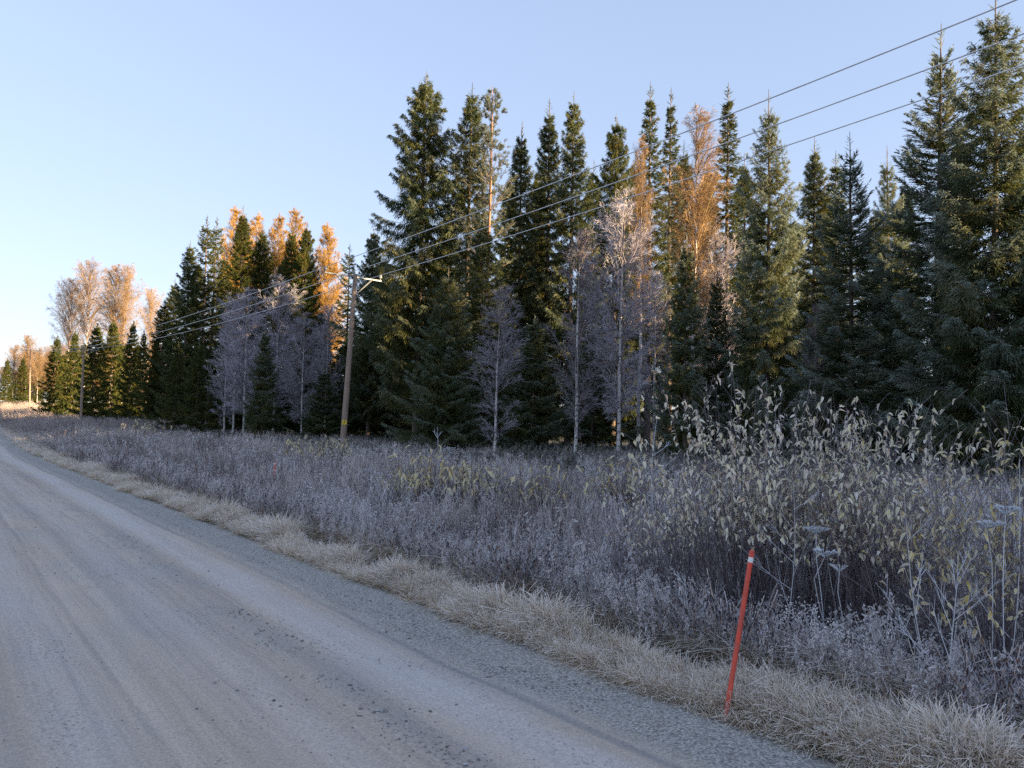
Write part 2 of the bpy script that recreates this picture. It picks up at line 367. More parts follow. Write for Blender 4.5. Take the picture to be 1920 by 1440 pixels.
def road_mat():
    m, nt, out = new_mat("gravel_road")
    tc = nd(nt, "ShaderNodeTexCoord"); P = tc.outputs['Object']
    st = attr(nt, "st", out='Vector'); sx = nd(nt, "ShaderNodeSeparateXYZ"); nt.links.new(st, sx.inputs[0])
    wob = noise(nt, vmul(nt, st, (.3, .16, 1)), 1.0, 2)
    s = math_(nt, 'ADD', sx.outputs[0], math_(nt, 'MULTIPLY', math_(nt, 'SUBTRACT', wob, .5), .35))
    streak = noise(nt, vmul(nt, st, (5.0, .10, 1)), 1.0, 4, .6)
    streak2 = noise(nt, vmul(nt, st, (16.0, .25, 1)), 1.0, 3, .6)
    patch = noise(nt, vmul(nt, st, (.8, .35, 1)), 1.0, 4, .6)
    grain = noise(nt, P, 55, 3, .75); fine = noise(nt, P, 210, 2, .7)
    c = mix(nt, mapr(nt, streak, .35, .66), (.46, .38, .30), (.56, .47, .38))
    c = mix(nt, math_(nt, 'MULTIPLY', mapr(nt, patch, .42, .68), .55), c, (.42, .40, .37))
    c = mix(nt, math_(nt, 'MULTIPLY', mapr(nt, streak2, .5, .75), .45), c, (.27, .245, .235))
    def band(cen, wid, amt, col):
        nonlocal c
        d = math_(nt, 'DIVIDE', math_(nt, 'ABSOLUTE', math_(nt, 'SUBTRACT', s, cen)), wid)
        f = math_(nt, 'MULTIPLY', mapr(nt, d, 1.0, 0.15), amt)
        f = math_(nt, 'MULTIPLY', f, mapr(nt, patch, .3, .6, .45, 1.0))
        c = mix(nt, f, c, col)
    band(2.58, .32, .75, (.56, .51, .475)); band(.72, .30, .45, (.52, .475, .44)); band(-1.3, .4, .45, (.53, .48, .45)); band(1.65, .3, .35, (.52, .46, .42))
    band(1.0, .04, .42, (.24, .22, .205)); band(.42, .07, .28, (.28, .255, .24)); band(-.42, .03, .3, (.26, .24, .22)); band(1.85, .035, .25, (.3, .27, .25)); band(1.42, .10, .22, (.19, .18, .18)); band(-.15, .12, .3, (.2, .195, .2)); band(-.9, .06, .5, (.16, .15, .15))
    band(2.14, .20, .35, (.24, .22, .21)); band(2.93, .06, .6, (.22, .22, .22))
    # loose crushed stone of the shoulder, blue-grey, rimed
    vo = nd(nt, "ShaderNodeTexVoronoi"); inp(nt, vo.inputs['Vector'], P); vo.inputs['Scale'].default_value = 62
    stone = ramp(nt, math_(nt, 'FRACT', math_(nt, 'MULTIPLY', vo.outputs['Color'], 1.0)), [(0, (.17, .175, .16)), (.45, (.36, .365, .335)), (.85, (.50, .50, .465)), (1, (.70, .68, .65))])
    stone = mix(nt, mapr(nt, vo.outputs['Distance'], .42, .8), stone, (.085, .09, .095))
    sh = mapr(nt, math_(nt, 'ADD', s, math_(nt, 'MULTIPLY', math_(nt, 'SUBTRACT', streak, .5), .5)), 2.85, 3.12)
    shl = mapr(nt, s, -3.0, -3.4)
    sh = math_(nt, 'MAXIMUM', sh, shl)
    c = mix(nt, math_(nt, 'MULTIPLY', sh, .68), c, stone)
    # pebbles pressed into the surface
    vp = nd(nt, "ShaderNodeTexVoronoi"); inp(nt, vp.inputs['Vector'], P); vp.inputs['Scale'].default_value = 30
    peb = math_(nt, 'MULTIPLY', mapr(nt, vp.outputs['Distance'], .30, .18), mapr(nt, noise(nt, vmul(nt, st, (2, .5, 1)), 1.0, 3), .48, .66))
    pc = ramp(nt, math_(nt, 'FRACT', vp.outputs['Color']), [(0, (.11, .11, .115)), (.7, (.2, .2, .205)), (1, (.5, .5, .51))])
    c = mix(nt, math_(nt, 'MULTIPLY', peb, .75), c, pc)
    g1 = mapr(nt, grain, .3, .7, .78, 1.2, False); g2 = mapr(nt, fine, .25, .75, .8, 1.2, False)
    hs = nd(nt, "ShaderNodeHueSaturation"); inp(nt, hs.inputs['Value'], math_(nt, 'MULTIPLY', g1, g2)); inp(nt, hs.inputs['Color'], c)
    b = nd(nt, "ShaderNodeBsdfPrincipled"); inp(nt, b.inputs['Base Color'], hs.outputs[0]); b.inputs['Roughness'].default_value = .9
    b.inputs['Specular IOR Level'].default_value = .25
    hgt = math_(nt, 'ADD', math_(nt, 'MULTIPLY', grain, .5), math_(nt, 'MULTIPLY', fine, .25))
    hgt = math_(nt, 'SUBTRACT', hgt, math_(nt, 'MULTIPLY', math_(nt, 'MULTIPLY', vo.outputs['Distance'], sh), .9))
    hgt = math_(nt, 'ADD', hgt, math_(nt, 'MULTIPLY', peb, .5)); hgt = math_(nt, 'ADD', hgt, math_(nt, 'MULTIPLY', streak2, .6))
    bp = nd(nt, "ShaderNodeBump"); bp.inputs['Strength'].default_value = .85; bp.inputs['Distance'].default_value = .012
    nt.links.new(hgt, bp.inputs['Height']); nt.links.new(bp.outputs[0], b.inputs['Normal'])
    nt.links.new(b.outputs[0], out.inputs[0]); return m

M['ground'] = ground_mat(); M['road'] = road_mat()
ss = np.concatenate([np.linspace(-900, -60, 16), np.linspace(-55, -9, 24), np.linspace(-8.5, -4.5, 12), [-4.2, -3.9], np.linspace(-3.5, 3.5, 6), [3.72, 3.8], np.linspace(3.9, 10, 42), np.linspace(10.5, 40, 40), np.linspace(44, 120, 20), np.linspace(140, 900, 16)])
ts = np.concatenate([np.linspace(-700, -40, 16), np.linspace(-36, -4, 16), np.linspace(-3.5, 30, 120), np.linspace(30.7, 120, 100), np.linspace(124, 300, 44), np.linspace(340, 1500, 18)])
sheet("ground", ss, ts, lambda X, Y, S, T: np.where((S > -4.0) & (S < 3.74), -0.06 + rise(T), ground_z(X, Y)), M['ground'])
rng = np.random.default_rng(3)
def edge_wave(t): return .10 * np.sin(t * .9) * np.sin(t * .37 + 1) + .05 * np.sin(t * 3.1)
rs = np.concatenate([np.linspace(-4.15, 0, 60), np.linspace(.04, 3.6, 90), [3.7, 3.78, 3.84]])
rt = np.concatenate([np.linspace(-30, 1, 20), np.linspace(1.1, 10.9, 190), np.linspace(11, 16, 50), np.linspace(16.3, 60, 120), np.linspace(61, 330, 120)])
def rz(X, Y, S, T):
    z = road_z(S) + rise(T) + .006 * np.sin(T * 1.7 + S * 2) * np.sin(S * 3.1 + T * .6) + .004 * np.sin(T * 5 + S * 7)
    for cs, ct, w, d in ((1.6, 8.67, .09, .03), (1.38, 8.3, .10, .022), (1.65, 4.66, .07, .022), (1.05, 6.3, .08, .018), (.7, 5.2, .07, .014), (2.5, 9.5, .1, .015), (1.9, 11.5, .12, .02), (1.2, 13, .14, .022)):
        q = np.hypot((S - cs) / w, (T - ct) / (w * 1.3)); z = z - d * np.exp(-q ** 4) + d * .35 * np.exp(-((q - 1.35) / .3) ** 2)
    return np.where(S > 3.65, z * 0 + rise(T) - .0 + (3.65 - S) * .25, np.where(S < -4, rise(T) - .03, z))
sheet("gravel_road", rs, rt, rz, M['road'], 0.006)

# ------------------------------------------------------------------ tree prototypes: (trunk mesh, crown mesh, height, radius)
def spruce(seed, H, R, clear, power=.75, el_top=45, el_bot=-18, curl=.25, hang=.5, wh=.42, nb=6, sec=.10, q=4, tw=.055, tl=(.12, .32), smax=.8, spire=.04, leader=.5, dens_top=1.0, bottom=.8, jit=.06, hang3=None):
    rng = np.random.default_rng(seed); T = Geo(); C = Geo()
    z = np.linspace(0, H, 14); w = np.cumsum(rng.normal(size=(14, 2)) * .012 * H / 14, 0)
    trunk = np.concatenate([w, z[:, None]], 1)[None]; trunk[:, 0, :2] = 0
    rad = .0115 * H * (1 - z / H) ** .85 + .012; rad[0] *= 1.25
    tubes(T, trunk, rad[None], 8, 0, np.linspace(0, 1, 14))
    def axis(zz): return np.array([np.interp(zz, z, trunk[0, :, 0]), np.interp(zz, z, trunk[0, :, 1]), zz])
    SP, SD, SL, SH, SR = [], [], [], [], []
    zz = clear; az0 = 0
    top = H * (1 - spire)
    BR = []
    while zz < top:
        rel = (H - zz) / (H - clear)
        n = max(3, int(round(nb * rng.uniform(.8, 1.2)))); az0 += rng.uniform(.3, 1.2)
        for i in range(n):
            a = az0 + 2 * np.pi * i / n + rng.normal() * .22
            L = R * min(1.0, (rel * 1.05)) ** power * rng.uniform(.62, 1.12)
            if rel > .8: L *= 1 - (1 - bottom) * (rel - .8) / .2
            if rng.random() < .12: L *= 1.22
            L *= min(1.0, rel / .14 + .12) ** .5; L = max(L, .14)
            el = R_(el_bot + (el_top - el_bot) * (1 - rel) ** 1.6 + rng.normal() * 6)
            t = np.linspace(0, 1, 7)
            b0 = axis(min(H * .995, zz + rng.normal() * jit))
            rr = L * np.cos(el) * t; hz = L * (np.sin(el) * t + curl * t ** 2.4 - .10 * np.sin(t * 3.0) * rel)
            a2 = a + .25 * rng.normal() * t ** 2
            Q = b0 + np.stack([np.cos(a2) * rr, np.sin(a2) * rr, hz], 1)
            BR.append((Q, L)); br = rng.random()
            m = int(L / sec * (dens_top if rel < .25 else 1)) + 3
            for sd_ in (-1, 1):
                tt = np.sort(rng.uniform(.10, .99, m)) ** .9
                p, d = sample_path(Q, tt)
                an = sd_ * np.radians(rng.uniform(35, 72, m))
                dx = d[:, 0] * np.cos(an) - d[:, 1] * np.sin(an); dy = d[:, 0] * np.sin(an) + d[:, 1] * np.cos(an)
                dz = d[:, 2] - hang * rng.uniform(.3, 1.4, m)
                sl = np.clip((.10 + .45 * L * (1 - tt) ** .75 * np.minimum(1, tt * 3.5)) * rng.uniform(.65, 1.2, m), .1, smax)
                SP.append(p); SD.append(unit(np.stack([dx, dy, dz], 1))); SL.append(sl); SH.append(.12 + .88 * tt ** 1.3 * np.clip(.45 + L / R, .5, 1)); SR.append(np.mod(br + .28 * rng.random(m), 1))
            # end shoot
            p, d = sample_path(Q, np.array([.93])); SP.append(p); SD.append(d + [[0, 0, .1]]); SL.append(np.array([max(.14, .12 * L)])); SH.append(np.array([1.0])); SR.append(rng.random(1))
        zz += wh * rng.uniform(.75, 1.25) * (1 - .4 * zz / H)
    P = np.concatenate(SP); D = np.concatenate(SD); L = np.concatenate(SL); Hh = np.concatenate(SH); Rr = np.concatenate(SR)
    Pa = np.stack([b[0] for b in BR]); La = np.array([b[1] for b in BR])
    tubes(C, Pa, (np.clip(.011 * La, .006, .03))[:, None] * np.linspace(1, .25, 7)[None], 3, .5, np.linspace(0, .7, 7), 1)
    diamonds(C, P, D, L, np.clip(tw * (.7 + .6 * Rr), .02, .2), rng, Rr, Hh * .8, Hh, True)
    h3 = hang if hang3 is None else hang3
    for j in range(q):
        f = (j + .6) / (q + .3)
        pp = P + D * (L * f)[:, None] * .97 + np.array([0, 0, -1.0]) * (hang * .10 * L * f * f)[:, None]
        sg = 1 if j % 2 else -1
        an = sg * np.radians(rng.uniform(28, 62, len(P)))
        dd = np.stack([D[:, 0] * np.cos(an) - D[:, 1] * np.sin(an), D[:, 0] * np.sin(an) + D[:, 1] * np.cos(an), D[:, 2] - h3 * rng.uniform(.2, 1.5, len(P)) + rng.normal(size=len(P)) * .08], 1)
        l2 = np.clip(.52 * L * (1 - .45 * f) * rng.uniform(.6, 1.3, len(P)), tl[0], tl[1])
        diamonds(C, pp, dd, l2, tw * .9, rng, np.mod(Rr + .07 * rng.random(len(P)), 1), Hh * .85, np.minimum(1, Hh * 1.05), False)
    # leader
    zt = np.linspace(top, H, 3)
    for k in range(22):
        zz = rng.uniform(H * (1 - spire * 1.5), H * .985); a = rng.uniform(0, 6.28); e = R_(rng.uniform(25, 60)); l = (H - zz) * .32 + .08
        diamonds(C, axis(zz)[None], np.array([[np.cos(a) * np.cos(e), np.sin(a) * np.cos(e), np.sin(e)]]), l, tw, rng, rng.random(), .9, 1, True)
    diamonds(C, axis(top)[None], np.array([[0, 0, 1.0]]), H - top + .1, tw * .7, rng, .5, 1, 1, True)
    return T.mesh("spruce_trunk", [M['spruce_bark']]), C.mesh("spruce_crown", [M['spruce'], M['twig_bark']]), H, R

def birch(seed, H, R, clear, nbr=80, el=(28, 62), droop=-.12, sec=.15, nt=8, tl=(.14, .4), tw=.014, lean=0.0, twig='birch_twig', power=.6, tr=.0095, bulge=.35, wig=.02):
    rng = np.random.default_rng(seed); T = Geo(); C = Geo()
    K = 16; z = np.linspace(0, H, K); w = np.cumsum(rng.normal(size=(K, 2)) * wig * H / K, 0) * 1.6; w -= w[0]
    w[:, 0] += lean * (z / H) ** 1.5 * H
    ax = np.concatenate([w, z[:, None]], 1)
    rad = tr * H * (1 - z / H) ** .8 + .006; rad[0] *= 1.3
    tubes(T, ax[None], rad[None], 8, 0, np.linspace(0, 1, K))
    bz = clear + (H * .985 - clear) * rng.random(nbr) ** .9; P1 = np.stack([np.interp(bz, z, ax[:, 0]), np.interp(bz, z, ax[:, 1]), bz], 1)
    rel = (H - bz) / (H - clear)
    prof = np.clip(np.where(rel < 1 - bulge, (rel / (1 - bulge)) ** power, 1 - .45 * (rel - (1 - bulge)) / bulge), .08, 1)
    L1 = R * prof * rng.uniform(.55, 1.15, nbr)
    a = rng.uniform(0, 2 * np.pi, nbr); e = np.radians(rng.uniform(el[0], el[1], nbr) + 12 * (1 - rel))
    D1 = np.stack([np.cos(a) * np.cos(e), np.sin(a) * np.cos(e), np.sin(e)], 1); L1 = L1 / np.maximum(np.cos(e), .45)
    Q1 = curve(P1, D1, L1, 7, droop, rng, .03)
    tubes(C, Q1, np.clip(.0105 * L1, .007, .035)[:, None] * np.linspace(1, .3, 7), 4, rng.random(nbr), np.linspace(.1, .5, 7))
    P2, D2, L2, B2 = [], [], [], []
    for i in range(nbr):
        m = int(L1[i] / sec) + 3; tt = rng.uniform(.12, .99, m); p, d = sample_path(Q1[i], tt)
        d = unit(d + .75 * perp(d, rng) * rng.uniform(.6, 1.3, (m, 1)) + [0, 0, .12]); B2.append(np.full(m, rng.random())); P2.append(p); D2.append(d); L2.append((.16 + .42 * L1[i] * (1 - tt) ** .8) * rng.uniform(.6, 1.2, m))
    B2 = np.concatenate(B2); P2 = np.concatenate(P2); D2 = np.concatenate(D2); L2 = np.clip(np.concatenate(L2), .15, 1.3)
    Q2 = curve(P2, D2, L2, 4, droop * 1.5, rng, .04)
    tubes(C, Q2, np.full((len(P2), 1), tw * .55) * np.linspace(1, .6, 4), 3, rng.random(len(P2)), np.linspace(.35, .8, 4))
    for j in range(nt):
        f = (j + rng.random(len(P2))) / nt; x = np.clip(f, 0, .999) * 3; i = x.astype(int); fr = (x - i)[:, None]; ar = np.arange(len(P2))
        p = Q2[ar, i] * (1 - fr) + Q2[ar, i + 1] * fr; d = unit(Q2[ar, i + 1] - Q2[ar, i])
        d = unit(d + .6 * perp(d, rng) + [0, 0, .02]); l = np.clip(L2 * .45 * (1 - .3 * f), tl[0], tl[1]) * rng.uniform(.6, 1.25, len(P2))
        Q = curve(p, d, l, 3, droop * 3, rng, .05)
        ribbons(C, Q, np.full((len(P2), 1), tw) * np.array([[1, .9, .45]]), perp(d, rng), np.mod(B2 + .3 * rng.random(len(P2)), 1), np.array([.6, .85, 1.0]))
    return T.mesh("birch_trunk", [M['birch_bark']]), C.mesh("birch_crown", [M[twig]]), H, R

def pine(seed, H, R, clear, nbr=60):
    rng = np.random.default_rng(seed); T = Geo(); C = Geo()
    K = 14; z = np.linspace(0, H, K); w = np.cumsum(rng.normal(size=(K, 2)) * .012 * H / K, 0) * 1.6; w -= w[0]
    ax = np.concatenate([w, z[:, None]], 1); rad = .0075 * H * (1 - z / H) ** .7 + .015
    tubes(T, ax[None], rad[None], 8, 0, np.linspace(0, 1, K))
    bz = clear + (H * .98 - clear) * rng.random(nbr) ** .75; rel = (H - bz) / (H - clear)
    P1 = np.stack([np.interp(bz, z, ax[:, 0]), np.interp(bz, z, ax[:, 1]), bz], 1)
    L1 = R * np.clip((rel * 1.3) ** .55, .2, 1) * rng.uniform(.5, 1.1, nbr)
    a = rng.uniform(0, 6.283, nbr); e = np.radians(rng.uniform(5, 40, nbr) + 25 * (1 - rel))
    D1 = np.stack([np.cos(a) * np.cos(e), np.sin(a) * np.cos(e), np.sin(e)], 1)
    Q1 = curve(P1, D1, L1, 6, .15, rng, .03)
    tubes(C, Q1, np.clip(.012 * L1, .008, .03)[:, None] * np.linspace(1, .4, 6), 3, .3, np.zeros(6), 1)
    for i in range(nbr):
        m = 6; tt = rng.uniform(.45, 1, m); p, d = sample_path(Q1[i], tt); d = unit(d + .6 * perp(d, rng) + [0, 0, .25]); l = rng.uniform(.15, .4, m) * (.4 + .6 * L1[i] / R)
        Q = curve(p, d, l, 3, .1, rng); tubes(C, Q, np.full((m, 3), .007), 3, .3, np.zeros(3), 1)
        for f in (.45, .75, 1.0):
            pp = p + d * (l * f)[:, None]
            for k in range(9):
                dd = unit(d * .75 + .8 * perp(d, rng)); diamonds(C, pp, dd, rng.uniform(.10, .2, m), .022, rng, rng.random(m), .5, 1, False)
    return T.mesh("pine_trunk", [M['pine_bark']]), C.mesh("pine_crown", [M['pine'], M['pine_bark']]), H, R

PR = {}
PR['old'] = spruce(1, 21, 3.3, 3.6, .72, 42, -34, .40, .9, .66, 6, .068, 8, .031, (.20, .60), .8, hang3=1.6, jit=.05)
PR['tall'] = spruce(2, 20, 2.2, 2.2, .66, 50, -28, .38, .8, .66, 6, .068, 7, .030, (.17, .48), .75, .05, hang3=1.2, jit=.05)
PR['tall2'] = spruce(22, 20, 2.3, 1.6, .76, 52, -22, .38, .7, .62, 6, .068, 7, .030, (.17, .46), .75, .06, hang3=1.1, jit=.05)
PR['thin'] = spruce(3, 20, 1.6, 4.0, .84, 54, -20, .34, .6, .66, 5, .08, 6, .040, (.16, .40), .6, .06, dens_top=.8)
PR['near'] = spruce(4, 17, 3.2, .7, .84, 54, -18, .34, .6, .54, 6, .058, 7, .028, (.12, .38), .85, .07, dens_top=.5, hang3=1.1)
PR['rimed'] = spruce(5, 14, 2.6, .4, .86, 62, -6, .30, .35, .52, 6, .060, 7, .026, (.09, .28), .75, .10, dens_top=.42)
PR['young'] = spruce(6, 8, 1.7, .15, .80, 56, -8, .26, .45, .38, 6, .065, 6, .032, (.10, .28), .6, .11, dens_top=.7, bottom=.95)
PR['far'] = spruce(7, 15, 2.4, .6, .85, 45, -20, .30, .9, .70, 6, .14, 4, .09, (.25, .65), .8)
PR['lean'] = spruce(8, 19, 1.8, 6.5, .70, 55, -14, .34, .5, .75, 5, .14, 4, .055, (.18, .4), .6, .07)
PR['rime_birch'] = birch(11, 10, 1.75, 1.6, 95, (26, 60), -.08, .12, 8, (.18, .48), .0095, wig=.018)
PR['rime_birch2'] = birch(12, 8, 1.5, 1.0, 80, (24, 56), -.05, .12, 7, (.16, .42), .0095, wig=.02)
PR['slim_birch'] = birch(13, 9, 1.0, 1.2, 60, (38, 66), -.03, .12, 8, (.15, .36), .0095, wig=.02)
PR['gold_birch'] = birch(14, 20, 2.3, 7.5, 130, (38, 66), -.14, .16, 8, (.25, .65), .012, twig='gold_twig', tr=.0075)
PR['far_birch'] = birch(15, 24, 4.2, 7, 130, (42, 70), -.18, .26, 8, (.4, 1.1), .014, twig='gold_twig', tr=.006, bulge=.45)
PR['larch'] = birch(16, 21, 2.1, 5, 190, (28, 58), .02, .14, 10, (.22, .55), .018, twig='larch_twig', tr=.008, power=.55, bulge=.2)
PR['pine'] = pine(17, 19, 2.0, 7.0, 120)

def plant_tree(kind, u, vt, Y, hw, label, proto, frost=0.0, group=None, lean=0.0, rot=None, sink=.1, seed=[100]):
    """a tree whose foot stands at depth Y under column u and whose top reaches row vt; hw: crown half-width in photo pixels"""
    seed[0] += 1; rn = random.Random(seed[0])
    tm, cm, H, R = PR[proto]
    b = on_ground(u, Y); topz = at_depth(u, vt, Y)[2]
    e = empty(kind, (b[0], b[1], b[2] - sink))
    h = (topz - b[2] + sink) / H; w = (hw * (1.28 if kind == 'spruce_tree' else 1.08) / FPX * Y) / R
    e.scale = (w, w, h); e.rotation_euler = (0, R_(lean), 0)
    spin = rn.uniform(0, 6.283) if rot is None else rot
    t = link("trunk", tm, e); c = link("crown", cm, e)
    for o in (t, c): o.rotation_euler = (0, 0, spin); o['frost'] = frost + (.22 if kind == 'spruce_tree' and Y < 60 and frost < .5 else 0)  # nearer spruces: frosty tips, paled further to lighten the dark forest shade
    tw = h * .8 / w                                             # a trunk stays as thick as its height asks
    t.scale = (tw, tw, 1)
    cat = {'spruce_tree': 'spruce tree', 'birch_tree': 'birch tree', 'pine_tree': 'pine tree', 'autumn_tree': 'tree'}[kind]
    tag(e, label, cat, group)
    return e

S_, B_, P_, L_ = 'spruce_tree', 'birch_tree', 'pine_tree', 'autumn_tree'
gL, gM, gR, gF, gY, gB = "dark spruces of the left stand", "tall spruces of the middle stand", "frosted spruces at the right", "spruces far along the road", "young spruces at the forest edge", "frosted birches at the forest edge"
TREES = [
 # kind, u, v_top, depth, half width px, label, prototype, frost, group
 (S_, 780, 132, 46, 118, "tallest broad old spruce with drooping branches and a bare lower trunk", 'old', .05, gM),
 (S_, 690, 424, 58, 52, "dark spruce behind the crossarm of the near power pole", 'old', .1, gM),
 (S_, 868, 155, 45, 72, "tall narrow spruce between the broad old spruce and the pine", 'tall', .05, gM),
 (P_, 913, 160, 43, 68, "thin pine with an open grey crown and reddish trunk among the tall spruces", 'pine', .35, None),
 (S_, 968, 228, 49, 62, "shorter dark spruce just right of the open-crowned pine", 'tall2', .05, gM),
 (S_, 1022, 184, 50, 62, "left one of two tall spruces standing close together, sunlit top", 'tall2', .0, gM),
 (S_, 1064, 168, 47, 60, "right one of two tall spruces standing close together, pointed sunlit top", 'tall', .05, gM),
 (S_, 1148, 213, 50, 74, "blunt-topped dark spruce behind the tall frosted birch", 'old', .0, gM),
 (S_, 1212, 152, 47, 55, "slender spruce with sunlit spire behind the thin dark birch", 'thin', .1, gM),
 (S_, 1252, 164, 52, 45, "dark slim spruce directly left of the orange sunlit birch", 'thin', .1, gM),
 (S_, 1362, 155, 43, 58, "slim spruce with bare spire between the orange birch and a broad frosted spruce", 'thin', .15, gM),
 (S_, 1437, 168, 30, 92, "broad frosted spruce with a crooked tip crossed by the cables", 'near', .72, gR),
 (S_, 1525, 258, 37, 70, "small spruce top seen between frosted spruces, two tips close by", 'tall2', .3, gR),
 (S_, 1568, 282, 36, 62, "brownish sparse spruce top behind the candelabra-tipped spruce", 'thin', .3, gR),
 (S_, 1597, 247, 26.5, 112, "grey rimed spruce with a thin candelabra tip and bluish lower boughs", 'rimed', 1.0, gR),
 (S_, 1668, 272, 32, 70, "low spruce top in the gap left of the two near spruces", 'near', .7, gR),
 (S_, 1752, 45, 25, 150, "near spruce with long bare frosted tip, left of the tallest near one", 'rimed', .95, gR),
 (S_, 1858, -25, 22.5, 175, "largest near spruce at the right with its tip out of the frame", 'near', .7, gR),
 (S_, 1990, 90, 24, 150, "dark near spruce cut by the right edge of the photo", 'near', .5, gR),
 (B_, 1298, 205, 36, 62, "tall birch with orange sunlit crown and white trunk", 'gold_birch', .05, None),
 (B_, 1197, 262, 39, 30, "thin tall birch with brownish crown behind the frosted birches", 'gold_birch', .1, None),
 (B_, 1160, 362, 31, 78, "tallest frosted lavender birch with a thick white trunk", 'rime_birch', 1.0, gB),
 (B_, 1078, 440, 31, 66, "frosted birch with a bare pale trunk leaning slightly right", 'rime_birch2', .55, gB),
 (B_, 927, 540, 29, 58, "small frosted birch in front of the dark young spruces", 'slim_birch', .75, gB),
 (B_, 1226, 515, 33, 44, "short frosted birch with crooked trunk right of the thick one", 'rime_birch2', .95, gB),
 (B_, 1532, 575, 27, 26, "very thin white birch stem in front of dark spruce boughs", 'slim_birch', .3, gB),
 (B_, 1335, 430, 40, 60, "bare greyish birch crown below the orange one", 'rime_birch', .7, None),
 # young spruces
 (S_, 835, 500, 36, 88, "bushy green young spruce right of the bare old trunk", 'near', .25, gY),
 (S_, 900, 400, 40, 70, "mid green spruce behind the small frosted birch", 'tall2', .15, gY),
 (S_, 998, 590, 35, 66, "young spruce between the two pale birch trunks", 'young', .35, gY),
 (S_, 1110, 600, 37, 72, "dark low spruce hidden behind the frosted birch trunks", 'young', .3, gY),
 (S_, 1284, 440, 30, 60, "dark spruce with a thin sunlit leader below the orange birch", 'young', .35, gY),
 (S_, 1342, 505, 31, 50, "low green spruce with a slender shoot left of the broad frosted one", 'young', .5, gY),
 (S_, 492, 612, 56, 38, "small dark spruce standing in front of frosted birches", 'young', .15, gY),
 (S_, 604, 690, 54, 46, "low dark spruce beside the near power pole", 'young', .15, gY),
 (S_, 328, 640, 70, 34, "dark bushy spruce at the left foot of the left stand", 'young', .1, gY),
 (S_, 368, 635, 68, 36, "dark bushy spruce beside the frosted birches of the left stand", 'young', .1, gY),
 # left stand
 (S_, 340, 450, 80, 42, "leftmost spruce of the left stand with ragged sunlit boughs", 'tall', .1, gL),
 (S_, 374, 402, 82, 34, "thin open spruce spire at the left of a twin pair", 'lean', .1, gL),
 (S_, 389, 404, 85, 32, "thin open spruce spire at the right of a twin pair", 'lean', .1, gL),
 (S_, 441, 383, 76, 52, "highest pointed spruce of the left stand", 'tall2', .0, gL),
 (S_, 481, 424, 78, 44, "dark spruce between two orange crowns in the left stand", 'tall', .0, gL),
 (S_, 536, 418, 76, 42, "left one of two joined sunlit spruces near the orange crown", 'tall2', .0, gL),
 (S_, 562, 416, 74, 46, "right one of two joined sunlit spruces near the orange crown", 'old', .0, gL),
 (S_, 645, 455, 72, 34, "sparse spruce with sky showing through, behind the power pole", 'lean', .3, gL),
 (L_, 427, 395, 92, 46, "orange crown peeping left of the highest spruce", 'larch', .0, None),
 (L_, 468, 405, 92, 40, "narrow orange crown right of the highest spruce", 'larch', .0, None),
 (L_, 507, 408, 92, 40, "bright orange crown in the middle of the left stand", 'larch', .0, None),
 (L_, 541, 398, 94, 44, "pinkish orange crown behind the joined sunlit spruces", 'larch', .0, None),
 (L_, 603, 424, 88, 44, "bright orange conical crown at the right end of the left stand", 'larch', .0, None),
 (B_, 458, 545, 60, 58, "frosted birch with the clearest white trunk of the left group", 'rime_birch', 1.0, gB),
 (B_, 420, 590, 62, 40, "frosted birch at the left end of the pale group", 'rime_birch2', 1.0, gB),
 (B_, 437, 570, 61, 42, "thin frosted birch in the middle of the pale group", 'rime_birch2', 1.0, gB),
 (B_, 512, 520, 64, 52, "tallest frosted birch behind the small dark spruce", 'rime_birch', 1.0, gB),
 (B_, 566, 590, 56, 52, "frosted birch with a bent white stem left of the near power pole", 'rime_birch', .85, gB),
 (B_, 610, 575, 60, 40, "grey frosted birch in front of the orange conical crown", 'rime_birch2', .8, gB),
 # far along the road
 (S_, 98, 628, 126, 27, "leftmost pointed spruce far along the road, sunlit on one side", 'far', .0, gF),
 (S_, 132, 618, 122, 26, "second pointed spruce far along the road, left of the middle power pole", 'far', .0, gF),
 (S_, 172, 604, 112, 36, "broad far spruce just behind the middle power pole", 'far', .0, gF),
 (S_, 206, 598, 110, 36, "dark brownish far spruce right of the middle power pole", 'far', .0, gF),
 (S_, 240, 600, 106, 27, "bright green sunlit far spruce with a bare sapling before it", 'far', .0, gF),
 (S_, 264, 618, 104, 22, "slim far spruce at the right end of the far row", 'far', .0, gF),
 (S_, 286, 628, 100, 20, "dark slim spruce against the left stand", 'far', .0, gF),
 (B_, 122, 530, 150, 40, "pale thin birch at the left end of the far birch row", 'far_birch', .45, None),
 (B_, 154, 497, 146, 44, "tall pinkish birch with drooping twigs, far row", 'far_birch', .25, None),
 (B_, 204, 500, 140, 36, "tall far birch with golden middle crown", 'gold_birch', .0, None),
 (B_, 226, 506, 138, 38, "far birch with two pale stems beside the golden one", 'far_birch', .15, None),
 (B_, 272, 548, 130, 34, "low pinkish birch at the right end of the far row", 'far_birch', .25, None),
 (S_, 8, 672, 205, 16, "small far spruce at the left edge of the photo", 'far', .0, gF),
 (S_, 38, 668, 190, 17, "small far spruce beside the sunlit far birches", 'far', .0, gF),
 (B_, 44, 632, 196, 24, "sunlit peach-coloured birch behind the farthest power pole", 'far_birch', .15, None),
 (B_, 68, 655, 185, 18, "low peach birch right of the farthest power pole", 'far_birch', .15, None),
 (B_, 22, 650, 215, 20, "hazy peach birch at the far end of the road", 'far_birch', .15, None),
]
for a in TREES:
    kind, u, vt, Y, hw, label, proto, frost, group = a
    lean = {1160: 1.0, 1298: .6, 1078: .6}.get(u, 0) + (1.2 if u > 1700 else 0)
    plant_tree(kind, u, vt, Y, hw, label, proto, frost, group, lean)

